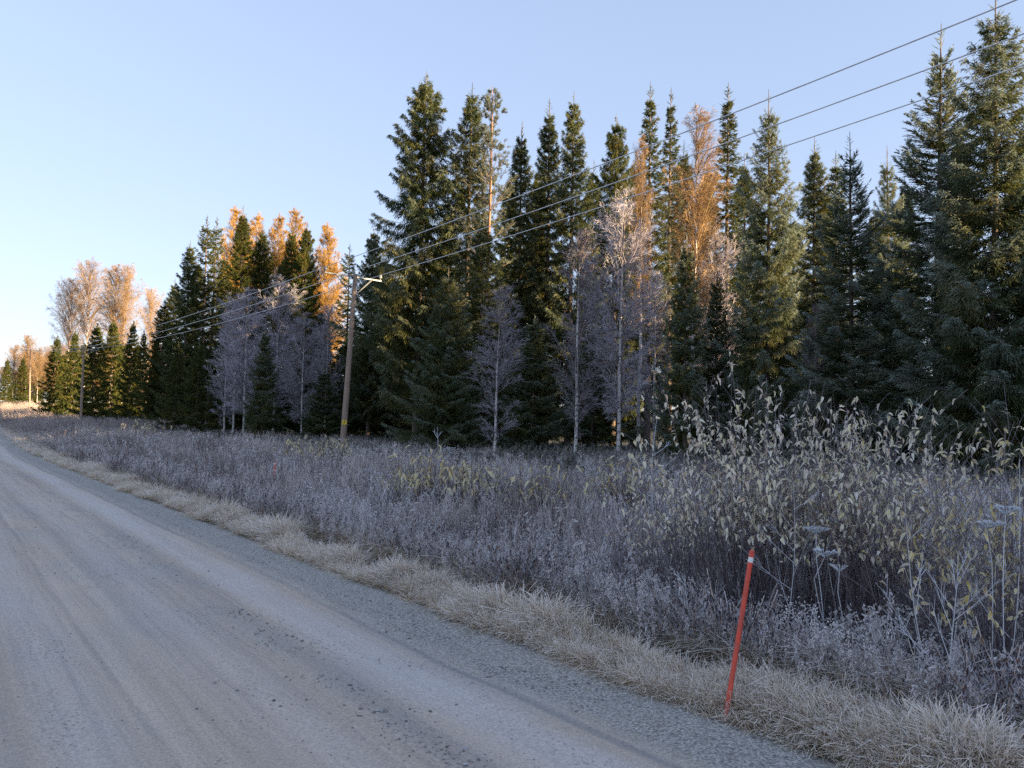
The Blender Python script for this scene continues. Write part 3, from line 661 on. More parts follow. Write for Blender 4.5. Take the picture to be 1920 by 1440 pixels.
for u, vt in ((712, 470), (830, 390), (945, 318), (1000, 300), (1105, 300), (1185, 288), (1275, 262), (1325, 298), (1395, 285), (1480, 395), (1545, 330), (1640, 385), (1700, 330), (1800, 250), (300, 560), (410, 470), (520, 470), (580, 500), (315, 520), (360, 480), (150, 640), (222, 640), (252, 640), (115, 660)):
    Y = 60 + (u * 7) % 9 if u > 690 else (90 if u > 290 else 132)
    plant_tree(S_, u, vt, Y, 60 if u > 690 else (44 if u > 290 else 24), "dark spruce deep in the forest behind the front trees", 'tall2' if u > 290 else 'far', .05, "spruces deep in the forest")

# rows deeper in the forest: nothing in the photo tells them apart
rn = random.Random(5); k = 0
for (s0, t0, t1, dt) in ((28, 14, 74, 3.4), (33, 12, 76, 3.8), (39, 8, 72, 4.6), (29, 76, 128, 2.6), (25, 66, 112, 5)):
    t = t0
    while t < t1:
        s = s0 + rn.uniform(-1.6, 1.6); x, y = to_xy(np.array(s), np.array(t)); x, y = float(x), float(y)
        uu = 960 + FPX * x / y if y > 5 else 9999
        if -50 < uu < 2100 and y > (38 if uu > 1420 else 54):
            zt = rn.uniform(12.5, 17.5) if not 600 < uu < 720 else rn.uniform(6, 9)
            if 1380 < uu: zt = rn.uniform(8, 11)
            if t > 75 or s0 == 25: zt = rn.uniform(4.5, 7.5)
            vt = horizon_v(uu) - (zt - CAM_H + .3) / y * FPX
            plant_tree(S_, uu, vt, y, rn.uniform(1.8, 2.4) / y * FPX, "dark spruce deep in the forest behind the front trees", rn.choice(['tall', 'tall2', 'far']), .05, "spruces deep in the forest")
            k += 1
        t += dt * rn.uniform(.8, 1.25)

# ------------------------------------------------------------------ scattering for masses nobody could count
def scatter_group(coll):
    ng = bpy.data.node_groups.new("scatter", 'GeometryNodeTree')
    ng.interface.new_socket("Geometry", in_out='INPUT', socket_type='NodeSocketGeometry')
    ng.interface.new_socket("Geometry", in_out='OUTPUT', socket_type='NodeSocketGeometry')
    n = ng.nodes; l = ng.links
    gi = n.new("NodeGroupInput"); go = n.new("NodeGroupOutput")
    ci = n.new("GeometryNodeCollectionInfo"); ci.inputs[0].default_value = coll; ci.inputs[1].default_value = True; ci.inputs[2].default_value = True
    ip = n.new("GeometryNodeInstanceOnPoints"); ip.inputs['Pick Instance'].default_value = True
    def na(name, typ):
        a = n.new("GeometryNodeInputNamedAttribute"); a.data_type = typ; a.inputs[0].default_value = name; return a.outputs[0]
    l.new(gi.outputs[0], ip.inputs['Points']); l.new(ci.outputs[0], ip.inputs['Instance'])
    l.new(na("idx", 'INT'), ip.inputs['Instance Index'])
    e2r = n.new("FunctionNodeEulerToRotation"); l.new(na("rot", 'FLOAT_VECTOR'), e2r.inputs[0]); l.new(e2r.outputs[0], ip.inputs['Rotation'])
    l.new(na("scl", 'FLOAT_VECTOR'), ip.inputs['Scale']); l.new(ip.outputs[0], go.inputs[0])
    return ng

def scatter(name, label, protos, P, rot, scl, idx):
    """protos: list of meshes; P (n,3)"""
    coll = bpy.data.collections.new(name + "_pieces")
    for i, me in enumerate(protos):
        o = bpy.data.objects.new(f"{name}_piece_{i:02d}", me); coll.objects.link(o)
    me = bpy.data.meshes.new(name); me.vertices.add(len(P)); me.vertices.foreach_set("co", P.astype(np.float32).ravel())
    a = me.attributes.new("rot", 'FLOAT_VECTOR', 'POINT'); a.data.foreach_set("vector", rot.astype(np.float32).ravel())
    a = me.attributes.new("scl", 'FLOAT_VECTOR', 'POINT'); a.data.foreach_set("vector", scl.astype(np.float32).ravel())
    a = me.attributes.new("idx", 'INT', 'POINT'); a.data.foreach_set("value", idx.astype(np.int32))
    o = link(name, me); m = o.modifiers.new("scatter", 'NODES'); m.node_group = scatter_group(coll)
    tag(o, label, None, None, 'stuff'); return o

def in_view(x, y, z, margin=140):
    """rough test that a place lies in the frame, a little more on each side"""
    u = 960 + FPX * x / np.maximum(y, .1)
    v = 801 + (CAM_H - z) / np.maximum(y, .1) * FPX
    return (y > 1.2) & (u > -margin) & (u < 1920 + margin) & (v < 1440 + 420)

def spread(rng, n, s0, s1, t0, t1, tpow=1.0):
    """n places in a strip beside the road, thinning out with distance"""
    s = rng.uniform(s0, s1, n); t = t0 * (t1 / t0) ** (rng.random(n) ** tpow)
    x, y = to_xy(s, t); return s, t, x, y

# forest beyond the right edge that shades the roadside
rg = np.random.default_rng(21)
pts = []
for s in np.arange(22, 84, 3.7):
    for t in np.arange(-150, 46, 3.9):
        ss_ = s + rg.uniform(-1.8, 1.8); tt_ = t + rg.uniform(-1.8, 1.8); x, y = to_xy(np.array(ss_), np.array(tt_))
        if y > 3 and 960 + FPX * x / y < 2230: continue
        pts.append((float(x), float(y), float(ground_z(x, y)) - .2))
P = np.array(pts); n = len(P)
so, to_ = to_st(P[:, 0], P[:, 1]); hz_ = rg.uniform(.52, .74, n) + .28 * sstep(26, 36, so) * (1 - sstep(-24, -14, to_)) - .06 * sstep(-22, -12, to_)
scatter("forest", "spruce forest beyond the right edge of the view", [PR['tall'][1], PR['near'][1], PR['far'][1]], P, np.stack([np.zeros(n), np.zeros(n), rg.uniform(0, 6.28, n)], 1),
        np.stack([hz_ * 1.1, hz_ * 1.1, hz_], 1), rg.integers(0, 3, n))
# trees on the far rise where the road goes out of sight
pts = []
for i in range(280):
    s = rg.uniform(-40, 60); t = rg.uniform(235, 330)
    if -7 < s < 9 and t < 300: continue
    x, y = to_xy(np.array(s), np.array(t)); pts.append((float(x), float(y), float(ground_z(x, y)) - .2))
P = np.array(pts); n = len(P)
hz_ = rg.uniform(.5, 1.0, n)
scatter("distant_wood", "sunlit wood on the far rise at the end of the road", [PR['far'][1], PR['far_birch'][1], PR['far_birch'][1]], P, np.stack([np.zeros(n), np.zeros(n), rg.uniform(0, 6.28, n)], 1),
        np.stack([hz_, hz_, hz_ * .8], 1), rg.integers(0, 3, n))
# ------------------------------------------------------------------ power line
M['pole'] = solid("weathered_pole_wood", (.36, .265, .205), .85, var=.14, scale=3.0, stretch=(9, 9, .5), bump=.35)
M['galv'] = solid("galvanised_steel", (.27, .29, .31), .65, .3, .1, 8)
M['porcelain'] = solid("grey_insulator", (.30, .34, .36), .3, 0, .08, 10)
M['cable'] = solid("frosted_cable", (.80, .80, .80), .6, 0, .1, 3)
M['sign_yellow'] = solid("yellow_plate", (.75, .55, .03), .5, 0, .03, 6)
M['black'] = solid("black_print", (.02, .02, .02), .6, 0, .02, 6)

LN0 = np.array([.641, -.767, 0.0])
P1b = on_ground(643, 37.5); P1t = at_depth(664, 508, 37.5) + LN0 * .14 - np.array([0, 0, .175])
P2b = on_ground(152, 88.0); P2t = at_depth(157, 653, 88.0)
P3b = on_ground(55, 150.0); P3t = at_depth(57, 656, 150.0)
line = LN0; ARM = np.array([-line[1], line[0], 0]); ARM = ARM if ARM[0] > 0 else -ARM
P0t = P1t + line * 50 + np.array([0, 0, 2.27])

def power_pole(base, top, label, arm=1.54, detail=True):
    e = empty("power_pole", base); ax = unit(top - base); H = np.linalg.norm(top - base)
    def loc(p): return np.asarray(p) - base
    g = Geo(); k = np.linspace(-.06, 1, 8)
    tubes(g, (ax * H * k[:, None])[None], (.155 - .055 * k)[None], 12, 0, k, 0, True, True); link("post", g.mesh("post", [M['pole']]), e)
    ca = top - ax * .12 - line * .14                           # crossarm bolted on the side
    Mx = Matrix((Vector(ARM), Vector(line), Vector((0, 0, 1)))).transposed().to_4x4(); Mx.translation = Vector(loc(ca))
    g = Geo(); box(g, 0, 0, 0, arm * 2, .06, .07, Mx); link("crossarm", g.mesh("crossarm", [M['galv']]), e)
    for sgn in (-1, 1):
        g = Geo(); a = loc(ca) + ARM * sgn * arm * .66 + line * .05; b = loc(top - ax * 1.05) + ARM * sgn * .08 + line * -.10
        tubes(g, np.stack([a, b])[None], np.full((1, 2), .028), 4, 0, None, 0, False, True); link("brace", g.mesh("brace", [M['galv']]), e)
    tips = []
    gi = Geo(); zz = np.array([0, .10, .101, .13, .15, .151, .18, .20, .201, .23, .27]); rr = np.array([.018, .018, .085, .085, .05, .075, .075, .045, .06, .06, .03])
    tubes(gi, np.stack([zz * 0, zz * 0, zz], 1)[None], rr[None], 10, 0, None, 0, False, True); im = gi.mesh("insulator", [M['porcelain']])
    for off in (-arm * .97, 0, arm * .97):
        o = link("insulator", im, e); p = ca + ARM * off + [0, 0, .045 + 0]; o.location = loc(p); tips.append(p + [0, 0, .25])
    if detail:
        tag_c = base + ax * (H * .195) - line * 0
        toward = unit(np.array([0, 0, CAM_H]) - tag_c); toward[2] = 0; toward = unit(toward); side = np.cross([0, 0, 1], toward)
        Ms = Matrix((Vector(side), Vector(toward), Vector((0, 0, 1)))).transposed().to_4x4(); Ms.translation = Vector(loc(tag_c + toward * .155))
        g = Geo(); box(g, 0, 0, 0, .21, .012, .23, Ms); sp = link("warning_plate", g.mesh("warning_plate", [M['sign_yellow']]), e)
        g = Geo()                                              # lightning bolt print
        poly = np.array([[.012, .085], [-.045, -.01], [-.008, -.01], [-.03, -.085], [.045, .02], [.008, .02], [.035, .085]])
        v = np.array([[p[0], .0085, p[1]] for p in poly]) @ np.array(Ms.to_3x3()).T + np.array(Ms.translation)
        g.add(v, [[0, 1, 2, 5], [0, 5, 6, 6][:4]][:1], 0, 0); g.add(v, [[2, 3, 4, 5]], 0, 0); g.add(v, [[0, 5, 6]], 0, 0)
        link("lightning_mark", g.mesh("lightning_mark", [M['black']]), sp)
    tag(e, label, "power pole", "power poles along the road"); return tips

tp1 = power_pole(P1b, P1t, "near wooden power pole with steel crossarm and small yellow plate")
tp2 = power_pole(P2b, P2t, "middle wooden power pole in front of the far spruces", 1.54, False)
tp3 = power_pole(P3b, P3t, "farthest power pole beside peach birches at the left edge", 1.54, False)
tp0 = power_pole(P0t * [1, 1, 0] + [0, 0, float(ground_z(P0t[0], P0t[1]))], P0t, "next power pole of the line, out of the photo to the right", 1.54, False)
SAG = [.44, .44, .44]
def span(a, b, sag, k=40):
    t = np.linspace(0, 1, k)[:, None]; return a + (b - a) * t - np.array([0, 0, 4.0]) * sag * t * (1 - t)
for i, lab in enumerate(("left-hand power cable, uppermost of the three across the sky", "middle power cable of the three running over the poles", "right-hand power cable, lowest of the three across the trees")):
    path = np.concatenate([span(tp0[i], tp1[i], SAG[i], 60), span(tp1[i], tp2[i], .55)[1:], span(tp2[i], tp3[i], .5)[1:]])
    g = Geo(); tubes(g, path[None], np.full((1, len(path)), .0155), 6, 0, np.linspace(0, 1, len(path)), 0, True)
    tag(link("power_cable", g.mesh("power_cable", [M['cable']])), lab, "power cable", "power cables of the line")

# ------------------------------------------------------------------ snow poles
M['orange'] = solid("orange_plastic", (.72, .075, .038), .5, 0, .06, 26, (1, 1, .35), col2=(.50, .075, .05))
M['white_band'] = solid("reflective_band", (.75, .74, .72), .4, 0, .03, 10)
def snow_pole(ub, vb, ut, vt, Y, dY, label, rad=.0148):
    b = at_depth(ub, vb, Y); t = at_depth(ut, vt, Y + dY); e = empty("snow_pole", b); L = np.linalg.norm(t - b); ax = unit(t - b)
    g = Geo(); z = np.array([-.25, .1, .5, 1.0]) * 1
    tubes(g, (ax * L * z[:, None])[None], np.full((1, 4), rad), 12, 0, None, 0, True, True); st = link("stake", g.mesh("stake", [M['orange']]), e)
    g = Geo(); tubes(g, (ax * L * np.array([[.928], [.962]]))[None], np.full((1, 2), rad + .001), 12, 0, None, 0, True); link("reflector_band", g.mesh("reflector_band", [M['white_band']]), e)
    g = Geo(); tubes(g, (ax * L * np.array([[.999], [1.003], [1.008]]))[None], np.array([[rad * 1.08, rad * 1.02, rad * .5]]), 12, 0, None, 0, False, True); link("cap", g.mesh("cap", [M['orange']]), e)
    tag(e, label, "snow pole", "snow poles along the road")
b0 = on_ground(1363, 4.55)
snow_pole(1363, 1331, 1410, 1034, 4.55, .10, "nearest leaning orange snow pole with white band at the gravel edge")
snow_pole(511, 934, 516, 866, 19.5, .2, "smaller orange snow pole half hidden in frosted weeds", .02)
snow_pole(213, 852, 215, 834, 40, .2, "tiny orange snow pole far off in the roadside weeds", .022)

# ------------------------------------------------------------------ wooden boom by the far turning
M['old_wood'] = solid("old_dark_wood", (.09, .065, .06), .85, 0, .12, 5, (6, 6, 1))
bb = on_ground(72, 92); eb = on_ground(130, 90)
e = empty("wooden_barrier", bb)
g = Geo(); tubes(g, np.array([[[0, 0, -.2], [0, 0, 1.5]]]), np.full((1, 2), .11), 8, 0, None, 0, True, True); link("post", g.mesh("post", [M['old_wood']]), e)
a_ = np.array([0, -.02, 1.05]); b_ = (eb - bb) + [0, 0, .8]
g = Geo(); tubes(g, np.stack([a_, b_])[None], np.full((1, 2), .10), 8, 0, None, 0, True, True); link("rail", g.mesh("rail", [M['old_wood']]), e)
g = Geo(); tubes(g, np.stack([b_ * [1, 1, 0] - [0, 0, .2], b_ + [0, 0, .1]])[None], np.full((1, 2), .08), 8, 0, None, 0, True, True); link("end_post", g.mesh("end_post", [M['old_wood']]), e)
tag(e, "low dark wooden rail barrier in the weeds left of the middle power pole", "barrier")
pb = on_ground(60, 96); e = empty("marker_post", pb)
g = Geo(); tubes(g, np.array([[[0, 0, -.2], [0, 0, 1.0]]]), np.full((1, 2), .08), 8, 0, None, 0, True, True); link("post", g.mesh("post", [M['old_wood']]), e)
g = Geo(); tubes(g, np.array([[[0, 0, 1.0], [0, 0, 1.25]]]), np.full((1, 2), .16), 8, 0, None, 0, True, True); link("head", g.mesh("head", [M['old_wood']]), e)
tag(e, "short dark marker post left of the wooden barrier", "post")

# ------------------------------------------------------------------ small plant prototypes
def blades(rng, n, H, spreadr, lean, sag, w, K=5, mat='straw', name="tuft"):
    g = Geo()
    a = rng.uniform(0, 6.283, n); r = spreadr * np.sqrt(rng.random(n)); P = np.stack([np.cos(a) * r, np.sin(a) * r, np.full(n, -.03)], 1)
    b = a + rng.normal(size=n) * .9; le = lean * rng.uniform(.1, 1.3, n)
    D = unit(np.stack([np.cos(b) * le, np.sin(b) * le, np.ones(n)], 1)); L = H * rng.uniform(.5, 1.15, n)
    t = np.linspace(0, 1, K)[None, :, None]; sg = (sag * rng.uniform(.3, 1.5, n))[:, None, None]
    out = np.stack([np.cos(b), np.sin(b), np.zeros(n)], 1)[:, None]
    Q = P[:, None] + D[:, None] * L[:, None, None] * t + (out * .75 - np.array([0, 0, .85])) * sg * L[:, None, None] * t ** 2.6
    Q += np.cumsum(rng.normal(size=Q.shape) * .012 * H, 1) * (t > 0)
    ribbons(g, Q, w * rng.uniform(.6, 1.3, (n, 1)) * np.linspace(1, .35, K)[None] ** .8, unit(np.stack([-np.sin(b), np.cos(b), rng.normal(size=n) * .5], 1)), rng.random(n))
    return g.mesh(name, [M[mat]])

def stems(rng, n, H, spreadr, lean, w, mats, side=4, leafn=2, fluff=False, name="stems"):
    g = Geo(); a = rng.uniform(0, 6.283, n); r = spreadr * np.sqrt(rng.random(n)); P = np.stack([np.cos(a) * r, np.sin(a) * r, np.full(n, -.05)], 1)
    D = unit(np.stack([rng.normal(size=n) * lean, rng.normal(size=n) * lean, np.ones(n)], 1)); L = H * rng.uniform(.55, 1.12, n)
    Q = curve(P, D, L, 6, -.03, rng, .02); rr = rng.random(n)
    tubes(g, Q, w * rng.uniform(.7, 1.3, (n, 1)) * np.linspace(1, .5, 6)[None], 3, rr, np.linspace(.1, 1, 6))
    i = np.repeat(np.arange(n), side); tt = rng.uniform(.35, .98, len(i)); x = tt * 4.99; k = x.astype(int); f = (x - k)[:, None]
    p = Q[i, k] * (1 - f) + Q[i, k + 1] * f; d = unit(unit(Q[i, k + 1] - Q[i, k]) + perp(D[i], rng) * .8)
    l = H * rng.uniform(.05, .17, len(i)); q = curve(p, d, l, 3, -.25, rng, .05)
    tubes(g, q, np.full((len(i), 3), w * .5) * [1, .8, .5], 3, rr[i], np.linspace(.5, 1, 3))
    if leafn:
        m = n * leafn; i = rng.integers(0, len(q), m); dd = unit(rng.normal(size=(m, 3)) + [0, 0, -.6])
        diamonds(g, q[i, 2], dd, rng.uniform(.03, .07, m), rng.uniform(.012, .022, m), rng, rng.random(m), .6, 1, False, 1)
    if fluff:
        e = Q[:, -1]; 
        for j in range(16):
            pp = e + rng.normal(size=e.shape) * [.018, .018, .05] * (H / .9); diamonds(g, pp, unit(rng.normal(size=e.shape) + [0, 0, .5]), rng.uniform(.02, .045, n), .014, rng, rng.random(n), .6, 1, True, 1)
    return g.mesh(name, [M[m] for m in mats])

def withered(rng, H=.8, n=7, name="withered"):
    g = Geo(); P = np.stack([rng.normal(size=n) * .08, rng.normal(size=n) * .08, np.full(n, -.05)], 1)
    D = unit(np.stack([rng.normal(size=n) * .35, rng.normal(size=n) * .35, np.ones(n)], 1)); L = H * rng.uniform(.6, 1.1, n)
    Q = curve(P, D, L, 6, -.18, rng, .02); tubes(g, Q, np.full((n, 6), .0035), 3, rng.random(n), np.linspace(.1, .9, 6))
    m = 15; i = np.repeat(np.arange(n), m); x = rng.uniform(.35, .99, len(i)) * 4.99; k = x.astype(int); f = (x - k)[:, None]
    p = Q[i, k] * (1 - f) + Q[i, k + 1] * f
    leaf_mesh_into(g, p, rng, 1, .042, .022, down=.9)
    return g.mesh(name, [M['stem'], M['withered']])

def rimed(rng, H=.8, n=7, name="rimed_weed"):
    g = Geo(); P = np.stack([rng.normal(size=n) * .10, rng.normal(size=n) * .10, np.full(n, -.05)], 1)
    D = unit(np.stack([rng.normal(size=n) * .3, rng.normal(size=n) * .3, np.ones(n)], 1)); L = H * rng.uniform(.55, 1.1, n)
    Q = curve(P, D, L, 7, -.15, rng, .02); tubes(g, Q, np.full((n, 7), .0032) * np.linspace(1, .6, 7), 3, rng.random(n), np.linspace(.2, 1, 7))
    m = 26; i = np.repeat(np.arange(n), m); x = rng.uniform(.3, 1.0, len(i)) * 5.99; k = np.clip(x.astype(int), 0, 5); f = (x - k)[:, None]
    p = Q[i, k] * (1 - f) + Q[i, k + 1] * f
    leaf_mesh_into(g, p + rng.normal(size=p.shape) * .012, rng, 1, .042, .018, down=.6)
    for j in range(6):
        pp = Q[:, -1] + rng.normal(size=(n, 3)) * .018; diamonds(g, pp, unit(rng.normal(size=(n, 3)) + [0, 0, .4]), rng.uniform(.015, .035, n), .012, rng, rng.random(n), .7, 1, True, 1)
    return g.mesh(name, [M['frost_stem'], M['rime_leaf']])

def leaf_shape(L, W, curl, fold, K=5):
    t = np.linspace(0, 1, K); w = W * np.sin(np.pi * np.clip(t * .94 + .04, 0, 1)) ** .62 / 2
    x = L * (t - .12 * curl * t ** 2); z = -L * curl * t ** 2 * .8
    V = np.stack([np.stack([x, w, z + fold * w], 1), np.stack([x, 0 * w, z], 1), np.stack([x, -w, z + fold * w], 1)], 1)   # K,3,3
    i = np.arange(K - 1)[:, None]; j = np.arange(2)[None]
    F = np.stack([i * 3 + j, i * 3 + j + 1, (i + 1) * 3 + j + 1, (i + 1) * 3 + j], -1).reshape(-1, 4)
    H = np.stack([np.full(K, 1.0), np.clip(.15 + .35 * t, 0, 1), np.full(K, 1.0)], 1)
    H[0] = .4; H[-1] = 1
    return V.reshape(-1, 3), F, H.reshape(-1)

def leaf_frames(p, rng, down, outward=None):
    n = len(p); d = rng.normal(size=(n, 3)) * [1, 1, .5]
    if outward is not None: d = d * .7 + outward
    d = unit(unit(d) + np.array([0, 0, -1.0]) * down * rng.uniform(.2, 1.6, (n, 1)))
    y = unit(np.cross(np.array([0, 0, 1.0]) + rng.normal(size=(n, 3)) * .35, d)); z = np.cross(d, y)
    return d, y, z

def leaf_mesh_into(g, p, rng, mat, L, W, down=.8, outward=None):
    n = len(p); d, y, z = leaf_frames(p, rng, down, outward)
    for v in range(4):
        sel = np.arange(n) % 4 == v
        if not sel.any(): continue
        V, F, H = leaf_shape(1, W / L, rng.uniform(.5, 1.7), rng.uniform(.2, 1.0), 4)
        s = L * rng.uniform(.6, 1.25, sel.sum())
        X = p[sel][:, None] + s[:, None, None] * (V[None, :, 0:1] * d[sel][:, None] + V[None, :, 1:2] * y[sel][:, None] + V[None, :, 2:3] * z[sel][:, None])
        k = len(V); FF = (F[None] + (np.arange(len(s)) * k)[:, None, None]).reshape(-1, 4)
        g.add(X, FF, np.repeat(rng.random(len(s)), k), np.tile(H, len(s)), mat, True)

rg = np.random.default_rng(31)
TUFT = [blades(rg, 46, .30, .07, .55, .45, .0085, 5, 'straw', "straw_tuft") for _ in range(5)]
TALL = [blades(rg, 30, .74, .10, .45, .75, .0085, 7, 'grass', "dead_grass_tuft") for _ in range(5)]
STEM = [stems(rg, 18, 1.0, .26, .13, .0052, (m_, 'withered'), 4, 2, name="stem_clump") for m_ in ('stem', 'stem', 'bare_stem', 'bare_stem', 'pale_stem', 'pale_stem')]
FLUF = [stems(rg, 9, .95, .18, .10, .0036, ('stem', 'fluff'), 5, 2, True, "seed_head_clump") for _ in range(3)]
WITH = [withered(rg) for _ in range(4)]
RIME = [rimed(rg) for _ in range(4)]
LITT = [blades(rg, 40, .22, .12, 1.6, .5, .005, 4, 'straw', "fallen_straw") for _ in range(3)]

def place(rng, x, y, protos, smin, smax, tilt=.12, up=None):
    n = len(x); z = ground_z(x, y); P = np.stack([x, y, z], 1)
    rot = np.stack([rng.normal(size=n) * tilt, rng.normal(size=n) * tilt, rng.uniform(0, 6.283, n)], 1)
    s = rng.uniform(smin, smax, n); return P, rot, s, rng.integers(0, len(protos), n)

def near_willow(x, y):
    u = 960 + FPX * x / np.maximum(y, .1); return sstep(1220, 1320, u) * (1 - sstep(1740, 1840, u)) * sstep(4.5, 5.2, y) * (1 - sstep(11, 14, y))

def clump(x, y, f=1.0):
    return .5 + .5 * np.sin(x * 1.7 * f + 2 * np.sin(y * .9 * f)) * np.sin(y * 2.1 * f + 1.5 * np.sin(x * 1.3 * f))

# pale mown-looking grass along the gravel
rg = np.random.default_rng(41)
S0, T0, X, Y = spread(rg, 15000, 0, 1, 1.5, 110, 1.0)
S0 = 3.74 + edge_wave(T0) + .36 * rg.random(len(T0)) ** 1.0
X, Y = to_xy(S0, T0); Z = ground_z(X, Y)
keep = in_view(X, Y, Z) & (rg.random(len(X)) < .12 + 1.0 * clump(X, Y, 2.6)); X, Y, S0, T0 = X[keep], Y[keep], S0[keep], T0[keep]
P, rot, s, idx = place(rg, X, Y, TUFT, .45, 1.3, .2); s = s * (.65 + .6 * clump(X + 7, Y, 1.1))
far = np.clip(T0 / 22, 1, 4); 
s = .78 * s * (.7 + .4 * np.clip((S0 - 3.8) / .3, 0, 1)) * np.where(S0 > 4.35, 1.1, 1)
scatter("verge_grass", "pale frosted straw grass along the gravel edge", TUFT, P, rot, np.stack([s * far ** .6, s * far ** .6, s], 1), idx)
# flattened straw on the shoulder
S0, T0, X, Y = spread(rg, 1500, 0, 1, 1.5, 40, 1.2); S0 = 3.66 + edge_wave(T0) + .28 * rg.random(len(T0)); X, Y = to_xy(S0, T0)
keep = in_view(X, Y, X * 0) & (rg.random(len(X)) < clump(X, Y, 1.5)); X, Y = X[keep], Y[keep]
P, rot, s, idx = place(rg, X, Y, LITT, .5, 1.0, .1); scatter("fallen_straw", "fallen straw lying on the gravel shoulder", LITT, P, rot, np.stack([s, s, s], 1), idx)

# dead grass of the ditch and field
S0, T0, X, Y = spread(rg, 12500, 0, 1, 1.6, 120, .9); S0 = 4.3 + 16 * rg.random(len(T0)) ** 1.7; X, Y = to_xy(S0, T0); Z = ground_z(X, Y)
keep = in_view(X, Y, Z) & (rg.random(len(X)) < np.clip(1.5 * clump(X, Y, 1.6) - .1, .08, 1) * np.where(S0 > 8, .6, 1)); X, Y, S0, T0 = X[keep], Y[keep], S0[keep], T0[keep]
P, rot, s, idx = place(rg, X, Y, TALL, .6, 1.25, .2); far = np.clip(Y / 16, 1, 4); low = np.where(S0 < 5.5, (.55 + .45 * (S0 - 4.3) / 1.2), 1)
s = s * low
scatter("dead_grass", "tangled frosted dead grass in the ditch and field", TALL, P, rot, np.stack([s * far ** .7, s * far ** .7, s], 1), idx)

# purple-grey dry stems
S0, T0, X, Y = spread(rg, 17000, 0, 1, 2.2, 150, .85); S0 = 4.9 + 15.8 * rg.random(len(T0)) ** 1.25; X, Y = to_xy(S0, T0); Z = ground_z(X, Y)
keep = in_view(X, Y, Z) & (rg.random(len(X)) < .55 + .45 * clump(X, Y, .6)); X, Y, S0, T0 = X[keep], Y[keep], S0[keep], T0[keep]
P, rot, s, idx = place(rg, X, Y, STEM, .65, 1.25, .10)
pa = clump(X * .8 + 11, Y * .8, .55) + .25 * rg.normal(size=len(X)); idx = np.where(pa < .28, 2, np.where(pa < .60, 0, 4)) + rg.integers(0, 2, len(X)); far = np.clip(Y / 16, 1, 4.5)
s = s * np.clip(.45 + .6 * (S0 - 4.9) / 1.7, 0, 1) * (.45 + .75 * clump(X, Y, .5)) * (1 - .45 * sstep(9, 14, S0)) * (1 - .45 * near_willow(X, Y))
scatter("dry_stems", "dense purple-grey frosted stems filling the roadside field", STEM, P, rot, np.stack([s * far ** .6, s * far ** .6, s], 1), idx)

# upright pale dead grass standing in patches
UPR = [blades(rg, 26, .95, .10, .16, .30, .0075, 6, 'upright', "standing_grass") for _ in range(4)]
S0, T0, X, Y = spread(rg, 5200, 0, 1, 2.4, 120, .85); S0 = 5.6 + 15 * rg.random(len(T0)) ** 1.2; X, Y = to_xy(S0, T0); Z = ground_z(X, Y)
keep = in_view(X, Y, Z) & (rg.random(len(X)) < 1.6 * clump(X + 3, Y - 1, .5) ** 2 - .1); X, Y, S0 = X[keep], Y[keep], S0[keep]
P, rot, s, idx = place(rg, X, Y, UPR, .7, 1.25, .12); s = s * (1 - .4 * sstep(9, 14, S0)) * (1 - .4 * near_willow(X, Y)); far = np.clip(Y / 16, 1, 4)
scatter("standing_grass", "upright pale dead grass standing in patches in the field", UPR, P, rot, np.stack([s * far ** .6, s * far ** .6, s], 1), idx)
# twiggy brush, thicker towards the trees
BRU = [stems(rg, 26, 1.5, .45, .20, .0055, ('stem', 'withered'), 12, 3, name="brush") for _ in range(4)]
S0, T0, X, Y = spread(rg, 2600, 0, 1, 4, 150, .75); S0 = 8.5 + 12 * rg.random(len(T0)) ** .8; X, Y = to_xy(S0, T0); Z = ground_z(X, Y)
keep = in_view(X, Y, Z) & (rg.random(len(X)) < 1.1 * clump(X - 4, Y + 2, .4) ** 2); X, Y, S0 = X[keep], Y[keep], S0[keep]
P, rot, s, idx = place(rg, X, Y, BRU, .38, .72, .12); s = s * (1 - .3 * near_willow(X, Y)); far = np.clip(Y / 20, 1, 3)
scatter("twiggy_brush", "twiggy brown frosted brush between the field and the trees", BRU, P, rot, np.stack([s * far ** .6, s * far ** .6, s], 1), idx)

n_ = 900; T0 = rg.uniform(78, 240, n_); S0 = 4.6 + 15 * rg.random(n_); X, Y = to_xy(S0, T0)
P, rot, s, idx = place(rg, X, Y, BRU, .6, 1.3, .12)
scatter("far_brush", "greyish frosted brush on the far rise beside the road", BRU, P, rot, np.stack([s * 2.2, s * 2.2, s], 1), idx)

# weeds with frosted seed heads
S0, T0, X, Y = spread(rg, 4200, 0, 1, 2.3, 90, .8); S0 = 4.5 + 12 * rg.random(len(T0)) ** 1.5; X, Y = to_xy(S0, T0); Z = ground_z(X, Y)
keep = in_view(X, Y, Z) & (rg.random(len(X)) < 1.4 * clump(X, Y, .7) ** 2); X, Y, S0 = X[keep], Y[keep], S0[keep]
P, rot, s, idx = place(rg, X, Y, FLUF, .65, 1.1, .12); s = s * np.clip(.5 + .5 * (S0 - 4.5) / 1.4, 0, 1); far = np.clip(Y / 16, 1, 3)
scatter("seed_heads", "rimed weeds with fuzzy seed heads among the stems", FLUF, P, rot, np.stack([s * far ** .5, s * far ** .5, s], 1), idx)

